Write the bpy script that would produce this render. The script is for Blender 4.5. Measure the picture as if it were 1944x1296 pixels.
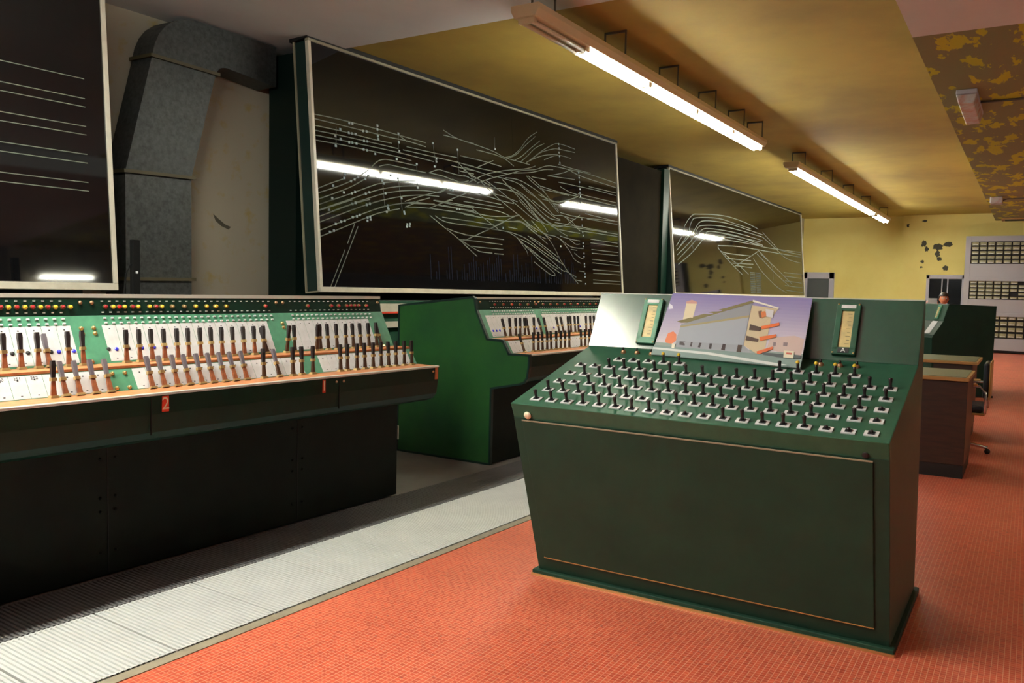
import bpy, bmesh, math, random
from mathutils import Matrix, Vector
rnd = random.Random(7)
S = bpy.context.scene
for o in list(bpy.data.objects): bpy.data.objects.remove(o)
COL = S.collection

# ------------------------------------------------------------------ camera, world, exposure
cd = bpy.data.cameras.new('camera'); cam = bpy.data.objects.new('camera', cd); COL.objects.link(cam)
cd.sensor_fit = 'HORIZONTAL'; cd.sensor_width = 36.0; cd.lens = 1580.0/1944.0*36.0
cd.clip_start = 0.05; cd.clip_end = 200
cam.matrix_world = Matrix(((0.529357, 0.041150, -0.847401, 0.000000), (-0.848115, 0.051515, -0.527302, 0.000000), (0.021956, 0.997824, 0.062169, 1.500000), (0,0,0,1)))
S.camera = cam
w = bpy.data.worlds.new('world'); S.world = w; w.use_nodes = True
w.node_tree.nodes['Background'].inputs[0].default_value = (0.9, 0.95, 1, 1)
w.node_tree.nodes['Background'].inputs[1].default_value = 0.02
S.view_settings.view_transform = 'Standard'; S.view_settings.look = 'None'
S.view_settings.gamma = 1.0; S.view_settings.use_curve_mapping = False
S.view_settings.exposure = 1.25
TUBE = 62.0            # radiance of a lit fluorescent tube

# ------------------------------------------------------------------ materials
def srgb(r, g, b):
    f = lambda c: (c/255/12.92) if c <= 10 else ((c/255+0.055)/1.055)**2.4
    return (f(r), f(g), f(b), 1)
MATS = {}
def mat(name, col, rough=0.5, metal=0.0, col2=None, scale=6.0, amount=0.5, spec=0.5, bump=0.0, bscale=60.0, emit=0.0, detail=5.0, lo=0.35, hi=0.7, stretch=None, coat=0.0):
    m = bpy.data.materials.new(name); m.use_nodes = True; MATS[name] = m
    nt = m.node_tree; b = nt.nodes['Principled BSDF']
    b.inputs['Base Color'].default_value = col; b.inputs['Roughness'].default_value = rough
    b.inputs['Metallic'].default_value = metal; b.inputs['Specular IOR Level'].default_value = spec
    b.inputs['Coat Weight'].default_value = coat
    if emit:
        b.inputs['Emission Color'].default_value = col; b.inputs['Emission Strength'].default_value = emit
    tc = None
    if col2 or bump:
        tc = nt.nodes.new('ShaderNodeTexCoord'); src = tc.outputs['Object']
        if stretch:
            mp = nt.nodes.new('ShaderNodeMapping'); mp.inputs['Scale'].default_value = stretch
            nt.links.new(src, mp.inputs[0]); src = mp.outputs[0]
    if col2:
        n = nt.nodes.new('ShaderNodeTexNoise'); n.inputs['Scale'].default_value = scale; n.inputs['Detail'].default_value = detail
        n.inputs['Roughness'].default_value = 0.6
        r = nt.nodes.new('ShaderNodeMapRange'); r.inputs[1].default_value = lo; r.inputs[2].default_value = hi; r.inputs[3].default_value = 0; r.inputs[4].default_value = amount
        x = nt.nodes.new('ShaderNodeMix'); x.data_type = 'RGBA'
        x.inputs[6].default_value = col; x.inputs[7].default_value = col2
        nt.links.new(src, n.inputs['Vector']); nt.links.new(n.outputs[0], r.inputs[0]); nt.links.new(r.outputs[0], x.inputs[0]); nt.links.new(x.outputs[2], b.inputs['Base Color'])
    if bump:
        n2 = nt.nodes.new('ShaderNodeTexNoise'); n2.inputs['Scale'].default_value = bscale; n2.inputs['Detail'].default_value = 3
        bp = nt.nodes.new('ShaderNodeBump'); bp.inputs['Strength'].default_value = bump; bp.inputs['Distance'].default_value = 0.01
        nt.links.new(src, n2.inputs['Vector']); nt.links.new(n2.outputs[0], bp.inputs['Height']); nt.links.new(bp.outputs[0], b.inputs['Normal'])
    return m

M = {}
M['green'] = mat('console_green', srgb(34, 78, 58), 0.38, col2=srgb(24, 58, 44), scale=9, amount=0.7)
M['green_deep'] = mat('deep_green', srgb(5, 45, 32), 0.42, col2=srgb(4, 32, 24), scale=7, amount=0.7, spec=0.3)
M['green_bright'] = mat('end_green', srgb(38, 92, 40), 0.45, col2=srgb(22, 70, 40), scale=2.5, amount=0.8)
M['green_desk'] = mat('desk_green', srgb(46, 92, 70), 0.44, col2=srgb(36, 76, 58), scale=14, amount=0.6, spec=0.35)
M['green_pale'] = mat('pale_green', srgb(84, 150, 118), 0.45, col2=srgb(64, 120, 96), scale=20, amount=0.6)
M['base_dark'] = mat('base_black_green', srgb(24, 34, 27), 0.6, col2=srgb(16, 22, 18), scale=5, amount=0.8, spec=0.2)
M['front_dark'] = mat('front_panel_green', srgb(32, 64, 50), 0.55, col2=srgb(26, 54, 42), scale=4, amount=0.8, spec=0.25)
M['green_gloss'] = mat('panel_gloss_green', srgb(32, 78, 60), 0.22, col2=srgb(26, 66, 50), scale=10, amount=0.5, spec=0.9)
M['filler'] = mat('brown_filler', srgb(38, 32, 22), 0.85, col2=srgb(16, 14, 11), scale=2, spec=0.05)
M['carrier_dark'] = mat('carrier_black_green', srgb(8, 24, 20), 0.5, spec=0.2)
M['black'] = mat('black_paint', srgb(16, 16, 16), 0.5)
M['board'] = mat('black_glass', (0.0035, 0.0035, 0.004, 1), 0.045, spec=0.62)
M['board_line'] = mat('track_paint', srgb(104, 109, 98), 0.6, spec=0.1)
M['board_line_dim'] = mat('track_paint_thin', srgb(74, 77, 70), 0.6, spec=0.05)
M['board_mark'] = mat('signal_mark', srgb(140, 152, 152), 0.5, spec=0.1)
M['board_label'] = mat('label_strip', srgb(22, 26, 38), 0.6, spec=0.03)
M['frame_cream'] = mat('cream_frame', srgb(216, 208, 190), 0.35, col2=srgb(186, 178, 160), scale=8, amount=0.6)
M['frame_green'] = mat('frame_green', srgb(18, 44, 40), 0.4)
M['trim_line'] = mat('trim_bronze', srgb(150, 144, 122), 0.4)
M['white_plate'] = mat('white_plate', srgb(228, 228, 230), 0.35, col2=srgb(190, 188, 184), scale=18, amount=0.5)
M['steel'] = mat('steel_edge', srgb(214, 218, 212), 0.3, metal=0.2)
M['chrome'] = mat('chrome', srgb(210, 210, 214), 0.15, metal=1.0)
M['rust'] = mat('rusty_brown', srgb(214, 142, 92), 0.5, col2=srgb(168, 100, 60), scale=24, amount=0.8)
M['lever'] = mat('lever_brown', srgb(150, 86, 52), 0.45, col2=srgb(96, 52, 34), scale=30, amount=0.8)
M['lever_dark'] = mat('lever_bronze', srgb(84, 58, 40), 0.4, metal=0.2)
M['grip'] = mat('grip_black', srgb(40, 34, 36), 0.3)
M['grip_grey'] = mat('grip_grey', srgb(104, 98, 106), 0.3)  # dark grips leaning back: their sheen is painted in as grey
M['brass'] = mat('brass', srgb(206, 176, 120), 0.3, metal=0.8)
M['copper'] = mat('copper_screw', srgb(170, 132, 100), 0.35, metal=0.7)
M['lens_red'] = mat('lens_red', srgb(150, 40, 44), 0.2)
M['lens_redlit'] = mat('lens_bright_red', srgb(232, 34, 34), 0.2)
M['lens_yellow'] = mat('lens_yellow', srgb(226, 190, 60), 0.2)
M['lens_dim'] = mat('lens_amber', srgb(150, 120, 76), 0.25)
M['lens_blue'] = mat('lens_blue', srgb(70, 70, 230), 0.15)
M['ink'] = mat('ink', srgb(40, 40, 44), 0.6)
M['red_print'] = mat('red_print', srgb(226, 70, 40), 0.5)
M['cream_print'] = mat('cream_print', srgb(236, 220, 190), 0.5)
M['orange_print'] = mat('orange_print', srgb(214, 130, 84), 0.5)
M['zinc'] = mat('galvanised', srgb(70, 73, 72), 0.5, metal=0.3, col2=srgb(40, 42, 42), scale=26, amount=0.9, detail=8)
M['seam'] = mat('duct_flange', srgb(74, 66, 42), 0.6)
M['cable'] = mat('cable_black', srgb(9, 9, 10), 0.6, spec=0.2)
M['tube_off'] = mat('tube_unlit', srgb(226, 214, 190), 0.3)
M['fixture'] = mat('fixture_cream', srgb(222, 206, 170), 0.4)
M['fixture_dark'] = mat('hanger_grey', srgb(96, 96, 88), 0.5)
M['tube'] = mat('tube_lit', (0.97, 1.0, 0.90, 1), 0.4, emit=TUBE*0.55)
M['tube_far'] = mat('tube_lit_far', (0.97, 1.0, 0.90, 1), 0.4, emit=TUBE*0.85)
M['tube_near'] = mat('tube_lit_near', (0.97, 1.0, 0.90, 1), 0.4, emit=TUBE*1.75)
M['wood'] = mat('brown_wood', srgb(62, 36, 24), 0.4, col2=srgb(38, 22, 16), scale=4, amount=0.9, stretch=(1, 1, 8))
M['wood_light'] = mat('edge_wood', srgb(170, 128, 74), 0.4)
M['desk_top'] = mat('desk_linoleum', srgb(108, 116, 100), 0.3)
M['lilac'] = mat('lilac_paint', srgb(192, 186, 200), 0.5)
M['rack'] = mat('rack_grey', srgb(178, 174, 182), 0.45)
M['relay'] = mat('relay_front', srgb(178, 172, 136), 0.35, col2=srgb(120, 116, 84), scale=5, amount=0.8)
M['rack_dark'] = mat('rack_void', srgb(26, 22, 26), 0.7)
M['dark_glass'] = mat('dark_glass', srgb(22, 24, 30), 0.1)
M['door_grey'] = mat('door_grey', srgb(84, 88, 92), 0.5)
M['meter_face'] = mat('meter_paper', srgb(232, 208, 140), 0.4, col2=srgb(150, 140, 110), scale=9, amount=0.8)
M['skin'] = mat('skin', srgb(226, 140, 104), 0.5)
M['hair'] = mat('hair', srgb(52, 34, 28), 0.5)
M['shirt'] = mat('shirt', srgb(70, 74, 90), 0.8)
M['trousers'] = mat('trousers', srgb(44, 46, 58), 0.8)
M['phone'] = mat('white_plastic', srgb(232, 232, 236), 0.3)
M['seat_dark'] = mat('seat_vinyl', srgb(30, 34, 44), 0.4)
M['lamp_lens'] = mat('emergency_lens', srgb(196, 198, 200), 0.25, col2=srgb(190, 128, 104), scale=9, amount=0.9)
M['patch_dark'] = mat('bare_plaster', srgb(84, 80, 66), 0.8, col2=srgb(60, 58, 50), scale=20)

def mosaic(name):
    m = bpy.data.materials.new(name); m.use_nodes = True; nt = m.node_tree; b = nt.nodes['Principled BSDF']
    N = nt.nodes.new; L = nt.links.new
    tc = N('ShaderNodeTexCoord'); br = N('ShaderNodeTexBrick'); br.offset = 0.0; br.squash = 1.0
    br.inputs['Scale'].default_value = 1.0; br.inputs['Brick Width'].default_value = 0.0215; br.inputs['Row Height'].default_value = 0.0215
    br.inputs['Mortar Size'].default_value = 0.0012; br.inputs['Mortar Smooth'].default_value = 0.1; br.inputs['Bias'].default_value = -0.1
    br.inputs['Color1'].default_value = srgb(230, 102, 70); br.inputs['Color2'].default_value = srgb(206, 80, 56); br.inputs['Mortar'].default_value = srgb(238, 180, 146)
    L(tc.outputs['Object'], br.inputs['Vector'])
    n = N('ShaderNodeTexNoise'); n.inputs['Scale'].default_value = 1.7; n.inputs['Detail'].default_value = 6; L(tc.outputs['Object'], n.inputs['Vector'])
    r = N('ShaderNodeMapRange'); r.inputs[1].default_value = 0.35; r.inputs[2].default_value = 0.72; r.inputs[4].default_value = 0.45; L(n.outputs[0], r.inputs[0])
    x = N('ShaderNodeMix'); x.data_type = 'RGBA'; x.blend_type = 'MULTIPLY'; x.inputs[7].default_value = (0.62, 0.52, 0.52, 1)
    L(r.outputs[0], x.inputs[0]); L(br.outputs['Color'], x.inputs[6])
    n3 = N('ShaderNodeTexNoise'); n3.inputs['Scale'].default_value = 38; n3.inputs['Detail'].default_value = 4; L(tc.outputs['Object'], n3.inputs['Vector'])
    r3 = N('ShaderNodeMapRange'); r3.inputs[1].default_value = 0.66; r3.inputs[2].default_value = 0.72; L(n3.outputs[0], r3.inputs[0])
    x3 = N('ShaderNodeMix'); x3.data_type = 'RGBA'; x3.inputs[7].default_value = srgb(110, 84, 90)
    mm = N('ShaderNodeMath'); mm.operation = 'MULTIPLY'; mm.inputs[1].default_value = 0.5; L(r3.outputs[0], mm.inputs[0]); L(mm.outputs[0], x3.inputs[0]); L(x.outputs[2], x3.inputs[6])
    L(x3.outputs[2], b.inputs['Base Color'])
    b.inputs['Roughness'].default_value = 0.36; b.inputs['Specular IOR Level'].default_value = 0.9
    bp = N('ShaderNodeBump'); bp.inputs['Strength'].default_value = 0.08; bp.inputs['Distance'].default_value = 0.001; bp.invert = True
    L(br.outputs['Fac'], bp.inputs['Height']); L(bp.outputs[0], b.inputs['Normal'])
    return m
M['mosaic'] = mosaic('red_mosaic')
M['concrete'] = mat('concrete_edge', srgb(150, 140, 120), 0.7, col2=srgb(110, 102, 88), scale=12)
M['lino'] = mat('grey_floor', srgb(146, 142, 136), 0.45, col2=srgb(116, 112, 106), scale=3)
M['grate'] = mat('grate_alu', srgb(216, 216, 214), 0.42, metal=0.1, col2=srgb(196, 196, 194), scale=5)
M['pit'] = mat('grate_pit', srgb(70, 68, 66), 0.8)
M['ceil_yellow'] = mat('ceiling_yellow', srgb(190, 164, 74), 0.7, col2=srgb(136, 112, 56), scale=0.55, amount=0.7, detail=7, lo=0.36, hi=0.74)
M['ceil_grey'] = mat('ceiling_grey', srgb(224, 226, 228), 0.8, col2=srgb(206, 208, 210), scale=1.2)
M['wall_beige'] = mat('wall_beige', srgb(170, 160, 142), 0.8, col2=srgb(170, 148, 86), scale=5.5, amount=0.9, detail=8, lo=0.55, hi=0.72)
M['wall_yellow'] = mat('wall_yellow', srgb(250, 232, 146), 0.7, col2=srgb(236, 208, 116), scale=0.7, amount=0.6)
M['wall_dim'] = mat('wall_drab', srgb(88, 90, 92), 0.8, col2=srgb(70, 72, 74), scale=1.5)
def peeled():
    m = mat('peeled_paint', srgb(134, 134, 92), 0.8, col2=srgb(196, 194, 42), scale=3.0, amount=1.0, detail=12, lo=0.545, hi=0.56, stretch=(0.55, 1.5, 1))
    return m
M['peeled'] = peeled()

# ------------------------------------------------------------------ mesh helpers
class MB:
    def __init__(s): s.v = []; s.f = []; s.mi = []
    def add(s, vs, fs, mi=0, T=None):
        o = len(s.v)
        s.v += [tuple(T @ Vector(p)) if T else tuple(p) for p in vs]
        s.f += [tuple(i+o for i in f) for f in fs]; s.mi += [mi]*len(fs); return s
    def box(s, x0, x1, y0, y1, z0, z1, mi=0, T=None):
        vs = [(x, y, z) for x in (x0, x1) for y in (y0, y1) for z in (z0, z1)]
        return s.add(vs, [(0,1,3,2),(4,6,7,5),(0,4,5,1),(2,3,7,6),(0,2,6,4),(1,5,7,3)], mi, T)
    def frustum(s, a, b, z0, z1, mi=0, T=None):
        (ax, ay), (bx, by) = a, b
        vs = [(-ax,-ay,z0),(ax,-ay,z0),(ax,ay,z0),(-ax,ay,z0),(-bx,-by,z1),(bx,-by,z1),(bx,by,z1),(-bx,by,z1)]
        return s.add(vs, [(3,2,1,0),(4,5,6,7),(0,1,5,4),(1,2,6,5),(2,3,7,6),(3,0,4,7)], mi, T)
    def prism(s, prof, a0, a1, axis='x', mi=0, T=None):
        n = len(prof)
        def pt(a, p): return (a, p[0], p[1]) if axis == 'x' else (p[0], a, p[1])
        vs = [pt(a0, p) for p in prof]+[pt(a1, p) for p in prof]
        fs = [tuple(range(n)), tuple(range(2*n-1, n-1, -1))]+[(i, i+n, (i+1) % n+n, (i+1) % n) for i in range(n)]
        return s.add(vs, fs, mi, T)
    def tube(s, pts, r, n=8, mi=0, T=None, cap=True):
        pts = [Vector(p) for p in pts]; rs = r if isinstance(r, (list, tuple)) else [r]*len(pts)
        vs = []; fs = []
        for i, p in enumerate(pts):
            d = (pts[min(i+1, len(pts)-1)]-pts[max(i-1, 0)]).normalized()
            up = Vector((0, 0, 1)) if abs(d.z) < 0.95 else Vector((1, 0, 0))
            a = d.cross(up).normalized(); b = a.cross(d)
            vs += [p+(a*math.cos(t)+b*math.sin(t))*rs[i] for t in (2*math.pi*k/n for k in range(n))]
        for i in range(len(pts)-1):
            for k in range(n): fs.append((i*n+k, i*n+(k+1) % n, (i+1)*n+(k+1) % n, (i+1)*n+k))
        if cap: fs += [tuple(range(n-1, -1, -1)), tuple(range((len(pts)-1)*n, len(pts)*n))]
        return s.add(vs, fs, mi, T)
    def dome(s, c, r, h, n=10, axis=(0, -1, 0), mi=0, T=None):
        c = Vector(c); d = Vector(axis).normalized(); up = Vector((0, 0, 1)) if abs(d.z) < 0.9 else Vector((1, 0, 0))
        a = d.cross(up).normalized(); b = a.cross(d); vs = []; fs = []; K = 4
        for j in range(K):
            t = j/K*math.pi/2
            vs += [c+d*h*math.sin(t)+(a*math.cos(q)+b*math.sin(q))*r*math.cos(t) for q in (2*math.pi*k/n for k in range(n))]
        vs.append(c+d*h)
        for j in range(K-1):
            for k in range(n): fs.append((j*n+k, j*n+(k+1) % n, (j+1)*n+(k+1) % n, (j+1)*n+k))
        for k in range(n): fs.append(((K-1)*n+k, (K-1)*n+(k+1) % n, K*n))
        return s.add(vs, fs, mi, T)
    def ribbon(s, pts, wd, y=-0.0015, mi=0):
        for (a, b) in zip(pts[:-1], pts[1:]):
            A = Vector((a[0], a[1])); B = Vector((b[0], b[1])); d = B-A
            if d.length < 1e-5: continue
            d.normalize(); nn = Vector((-d.y, d.x))*wd/2; A = A-d*wd*0.3; B = B+d*wd*0.3
            q = [A-nn, B-nn, B+nn, A+nn]
            s.add([(p.x, y, p.y) for p in q], [(0, 1, 2, 3)], mi)
        return s
    def mesh(s, name, mats, smooth=False):
        me = bpy.data.meshes.new(name); me.from_pydata(s.v, [], s.f)
        for m in (mats if isinstance(mats, (list, tuple)) else [mats]): me.materials.append(M[m])
        me.polygons.foreach_set('material_index', s.mi)
        bm = bmesh.new(); bm.from_mesh(me); bmesh.ops.recalc_face_normals(bm, faces=bm.faces) if not getattr(s, 'keep', False) else None; bm.to_mesh(me); bm.free()
        if smooth: me.polygons.foreach_set('use_smooth', [True]*len(me.polygons))
        me.update(); return me
    def build(s, name, mats, parent=None, smooth=False, bevel=0.0, mw=None):
        return link(name, s.mesh(name, mats, smooth), parent, mw, bevel)
def link(name, me, parent=None, mw=None, bevel=0.0):
    o = bpy.data.objects.new(name, me); COL.objects.link(o)
    if parent: o.parent = parent
    if mw is not None: o.matrix_basis = mw
    if bevel:
        b = o.modifiers.new('bevel', 'BEVEL'); b.width = bevel; b.segments = 2; b.limit_method = 'ANGLE'; b.angle_limit = math.radians(40)
    return o
def tag(o, label, cat, group=None):
    o['label'] = label; o['category'] = cat
    if group: o['group'] = group
    return o
def struct(o): o['kind'] = 'structure'; return o
def stuff(o): o['kind'] = 'stuff'; return o
def empty(name, mw, label, cat, group=None):
    o = bpy.data.objects.new(name, None); COL.objects.link(o); o.matrix_basis = mw; o.empty_display_size = 0.2
    return tag(o, label, cat, group)
def TR(x, y, z, yaw=0): return Matrix.Translation((x, y, z)) @ Matrix.Rotation(math.radians(yaw), 4, 'Z')
def text(name, s, size, mw, m, parent, ext=0.0008):
    cu = bpy.data.curves.new('t', 'FONT'); cu.body = s; cu.size = size; cu.align_x = 'CENTER'; cu.align_y = 'CENTER'; cu.extrude = ext
    t = bpy.data.objects.new('t', cu); COL.objects.link(t)
    bpy.context.view_layer.update()
    me = bpy.data.meshes.new_from_object(t.evaluated_get(bpy.context.evaluated_depsgraph_get()))
    bpy.data.objects.remove(t); bpy.data.curves.remove(cu)
    me.materials.clear(); me.materials.append(M[m]); me.name = name
    return link(name, me, parent, mw)
FACE = Matrix.Rotation(math.radians(90), 4, 'X')     # text plane -> upright plane facing -y

# ------------------------------------------------------------------ the room
ZC = 4.02
YAW = -2.4; tl = math.tan(math.radians(YAW))
def gline(x, c): return c + tl*(x-4.0)               # lines that run with the consoles
struct(MB().add([(-6,-5.2,0),(30,-5.2,0),(30,gline(30,2.735),0),(-6,gline(-6,2.735),0)], [(0,1,2,3)]).build('floor', 'mosaic'))
struct(MB().add([(-6,gline(-6,2.79),-0.012),(30,gline(30,2.79),-0.012),(30,8,-0.012),(-6,8,-0.012)], [(0,1,2,3)]).build('floor', 'lino'))
struct(MB().box(-10, 26, -0.055, 0, -0.03, 0.004).build('trim_1', 'concrete', mw=TR(4, 2.79, 0, YAW)))
struct(MB().box(6.62, 30, -5.2, 9, ZC, ZC+0.2).build('ceiling', 'ceil_yellow'))
struct(MB().box(-6.2, 6.62, -5.2, 9, ZC-0.03, ZC+0.2).build('ceiling', 'ceil_grey'))
struct(MB().box(7.93, 27.0, -5.2, 0.98, 3.72, ZC+0.01).build('ceiling', 'peeled'))
struct(MB().box(-6.2, 7.93, -5.2, 0.98, 3.72, ZC-0.031).build('ceiling', 'ceil_grey'))
struct(MB().box(-11, 26, 0, 0.2, 0, ZC+0.1).build('wall_left', 'wall_beige', mw=TR(4.6, 7.2, 0, -1.8)))
wb = struct(MB().box(28.3, 28.5, 3.46, 9, 0, ZC+0.1).build('wall_back', 'wall_yellow'))
wp = struct(MB().box(28.05, 28.5, -5.4, 3.46, 0, ZC+0.1).build('wall_back', 'wall_yellow'))
struct(MB().box(-6.2, 7.9, -5.4, -5.2, 0, ZC+0.1).build('wall_right', 'wall_dim'))
struct(MB().box(7.9, 12, -5.4, -5.2, 0, ZC+0.1).build('wall_right', 'wall_beige'))
struct(MB().box(12, 30, -5.4, -5.2, 0, ZC+0.1).build('wall_right', 'wall_dim'))
struct(MB().box(-6.2, -6.0, -5.2, 9, 0, ZC+0.1).build('wall_front', 'wall_dim'))

def blob(cx, cz, rx, rz, seed, n=12):
    r = random.Random(seed)
    return [(cx+rx*math.cos(t)*r.uniform(0.55, 1.15), cz+rz*math.sin(t)*r.uniform(0.55, 1.15)) for t in (2*math.pi*k/n for k in range(n))]
def patch_yz(pts, x):
    n = len(pts); return MB().add([(x, p[0], p[1]) for p in pts], [tuple(range(n))])
# bare plaster patches on the back wall: (y, z, ry, rz)
for i, (y, z, ry, rz) in enumerate([(2.86,3.16,0.10,0.16),(2.78,3.00,0.08,0.13),(2.45,3.05,0.2,0.16),(2.48,2.85,0.1,0.14),(2.42,2.70,0.1,0.1),(2.20,3.14,0.22,0.11),(2.25,2.43,0.12,0.12),(2.88,2.62,0.07,0.07),(2.9,2.45,0.05,0.05),(2.86,3.84,0.12,0.05),(3.32,3.72,0.06,0.08)]):
    patch_yz(blob(y, z, ry*0.8, rz*0.75, i+3, 16), 28.047).build('bare_patch', 'patch_dark', wp)
q = MB(); pts = [(-0.10,0.05),(-0.07,-0.02),(0.0,-0.07),(0.09,-0.10),(0.12,-0.07),(0.05,-0.05),(-0.03,0.0)]
q.add([(1.16+a, -0.003, 2.16+b) for a, b in pts], [tuple(range(len(pts)))])
q.build('bare_patch', 'patch_dark', bpy.data.objects['wall_left'])

# doors in the back wall
def door(name, x, y0, y1, ztop, fw, leaf, bars=()):
    fr = MB(); fr.box(x-0.06, x+0.02, y0, y0+fw, 0, ztop); fr.box(x-0.06, x+0.02, y1-fw, y1, 0, ztop); fr.box(x-0.06, x+0.02, y0, y1, ztop-fw*1.3, ztop)
    d = struct(fr.build(name, 'lilac', bevel=0.01))
    MB().box(x-0.02, x+0.01, y0+fw, y1-fw, 0, ztop-fw*1.3).build('door_leaf', leaf, d)
    for b in bars: MB().box(x-0.035, x-0.02, b-0.015, b+0.015, 0, ztop-fw*1.3).build('glazing_bar', 'lilac', d)
    h = MB().tube([(x-0.02, y0+fw+0.08, 1.02), (x-0.07, y0+fw+0.08, 1.02), (x-0.07, y0+fw+0.2, 1.02)], 0.01)
    h.build('door_handle', 'steel', d); return d
door('door_1', 28.05, 1.70, 2.74, 2.22, 0.09, 'dark_glass', (2.16, 2.31))
door('door_2', 28.3, 5.43, 6.42, 2.28, 0.16, 'door_grey')

# ------------------------------------------------------------------ walkway grates
GP = 0.5
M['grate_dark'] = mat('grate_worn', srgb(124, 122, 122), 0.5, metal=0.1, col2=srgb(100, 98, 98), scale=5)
def grate_mesh(wd, m_):
    m = MB(); m.box(0.004, GP-0.004, 0, wd, -0.010, -0.002)
    n = 23; p = GP/n
    for i in range(n): m.box(i*p+0.003, i*p+p*0.62, 0.0, wd, -0.002, 0.006)
    for y in (0.0, wd-0.012): m.box(0.003, GP-0.003, y, y+0.012, -0.004, 0.004)
    return m.mesh('floor_grate', m_)
ordn = ['first','second','third','fourth','fifth','sixth','seventh','eighth','ninth','tenth','eleventh','twelfth','thirteenth']
for off, wd, m_, nm in ((0.012, 0.625, 'grate', 'bright ribbed aluminium floor grate next to the red mosaic, '), (0.645, 0.40, 'grate_dark', 'dark ribbed floor grate at the foot of the lever consoles, ')):
    gm = grate_mesh(wd, m_)
    for i in range(13):
        x = 0.6+i*GP
        o = link('floor_grate', gm, None, TR(x, gline(x, 2.79)+off, 0, YAW))
        tag(o, nm+ordn[i]+' from the near left', 'floor grate', 'bright floor grates' if off < 0.1 else 'dark floor grates')

# ------------------------------------------------------------------ fluorescent fixtures
def fixture(name, label, x0, x1, y, z, lit, off=(), hang=(), zc=ZC, yaw=0, tm='tube'):
    e = empty(name, TR(x0, y, z, yaw), label, 'ceiling lamp'); L = x1-x0
    h = MB().prism([(-0.13,0.13),(0.13,0.13),(0.13,0.085),(0.10,0.03),(-0.10,0.03),(-0.13,0.085)], 0, L)
    h.build('housing', 'fixture', e, bevel=0.004)
    for (a, b) in lit:
        for dy in (-0.045, 0.045): MB().tube([(a-x0, dy, 0), (b-x0, dy, 0)], 0.019, 10).build('tube', tm, e, True)
    for (a, b) in off:
        for dy in (-0.045, 0.045): MB().tube([(a-x0, dy, 0), (b-x0, dy, 0)], 0.019, 10).build('tube', 'tube_off', e, True)
    for (a, b) in list(lit)+list(off):
        for c in (a, b): MB().box(c-x0-0.02, c-x0+0.02, -0.075, 0.075, -0.012, 0.032).build('lamp_holder', 'fixture', e)
    for hx in hang:
        q = MB(); t = zc-z
        for dy in (-0.11, 0.11): q.box(hx-x0-0.007, hx-x0+0.007, dy-0.007, dy+0.007, 0.12, t)
        q.box(hx-x0-0.01, hx-x0+0.01, -0.115, 0.115, t-0.02, t); q.build('hanger', 'fixture_dark', e)
    return e
f1 = fixture('fluorescent_lamp', 'long hanging fluorescent lamp nearest the camera, its near tube unlit', 5.80, 12.50, 3.56, 3.65,
        [(6.80,8.2),(8.24,9.64),(9.68,11.06),(11.10,12.45)], [(5.85,6.76)], (6.1,7.5,8.9,10.2,11.4,12.3))
f2 = fixture('fluorescent_lamp', 'lit fluorescent lamp hanging farther back near the yellow wall', 14.65, 26.0, 3.60, 3.65,
        [(14.8,16.2),(16.24,17.64),(17.68,19.08),(19.12,20.52),(20.56,21.96),(22.0,23.4),(23.9,25.9)], (), (15.2,17.6,20,22.4,25.4), yaw=0.3, tm='tube_far')
f3 = fixture('fluorescent_lamp', 'fluorescent lamp over the walkway grates, behind the viewer', -3.2, 2.6, 3.90, 3.65,
        [(-1.76,-0.4),(-0.36,1.0),(1.04,2.5)], [(-3.15,-1.8)], (-2.8,-0.4,2.2), zc=ZC-0.03, yaw=-2.4, tm='tube_near')
f4 = fixture('fluorescent_lamp', 'single fluorescent lamp fixed high on the right wall', 8.2, 9.5, -4.9, 3.08, [(8.3,9.4)], (), (8.5,9.2), zc=3.72)

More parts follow.
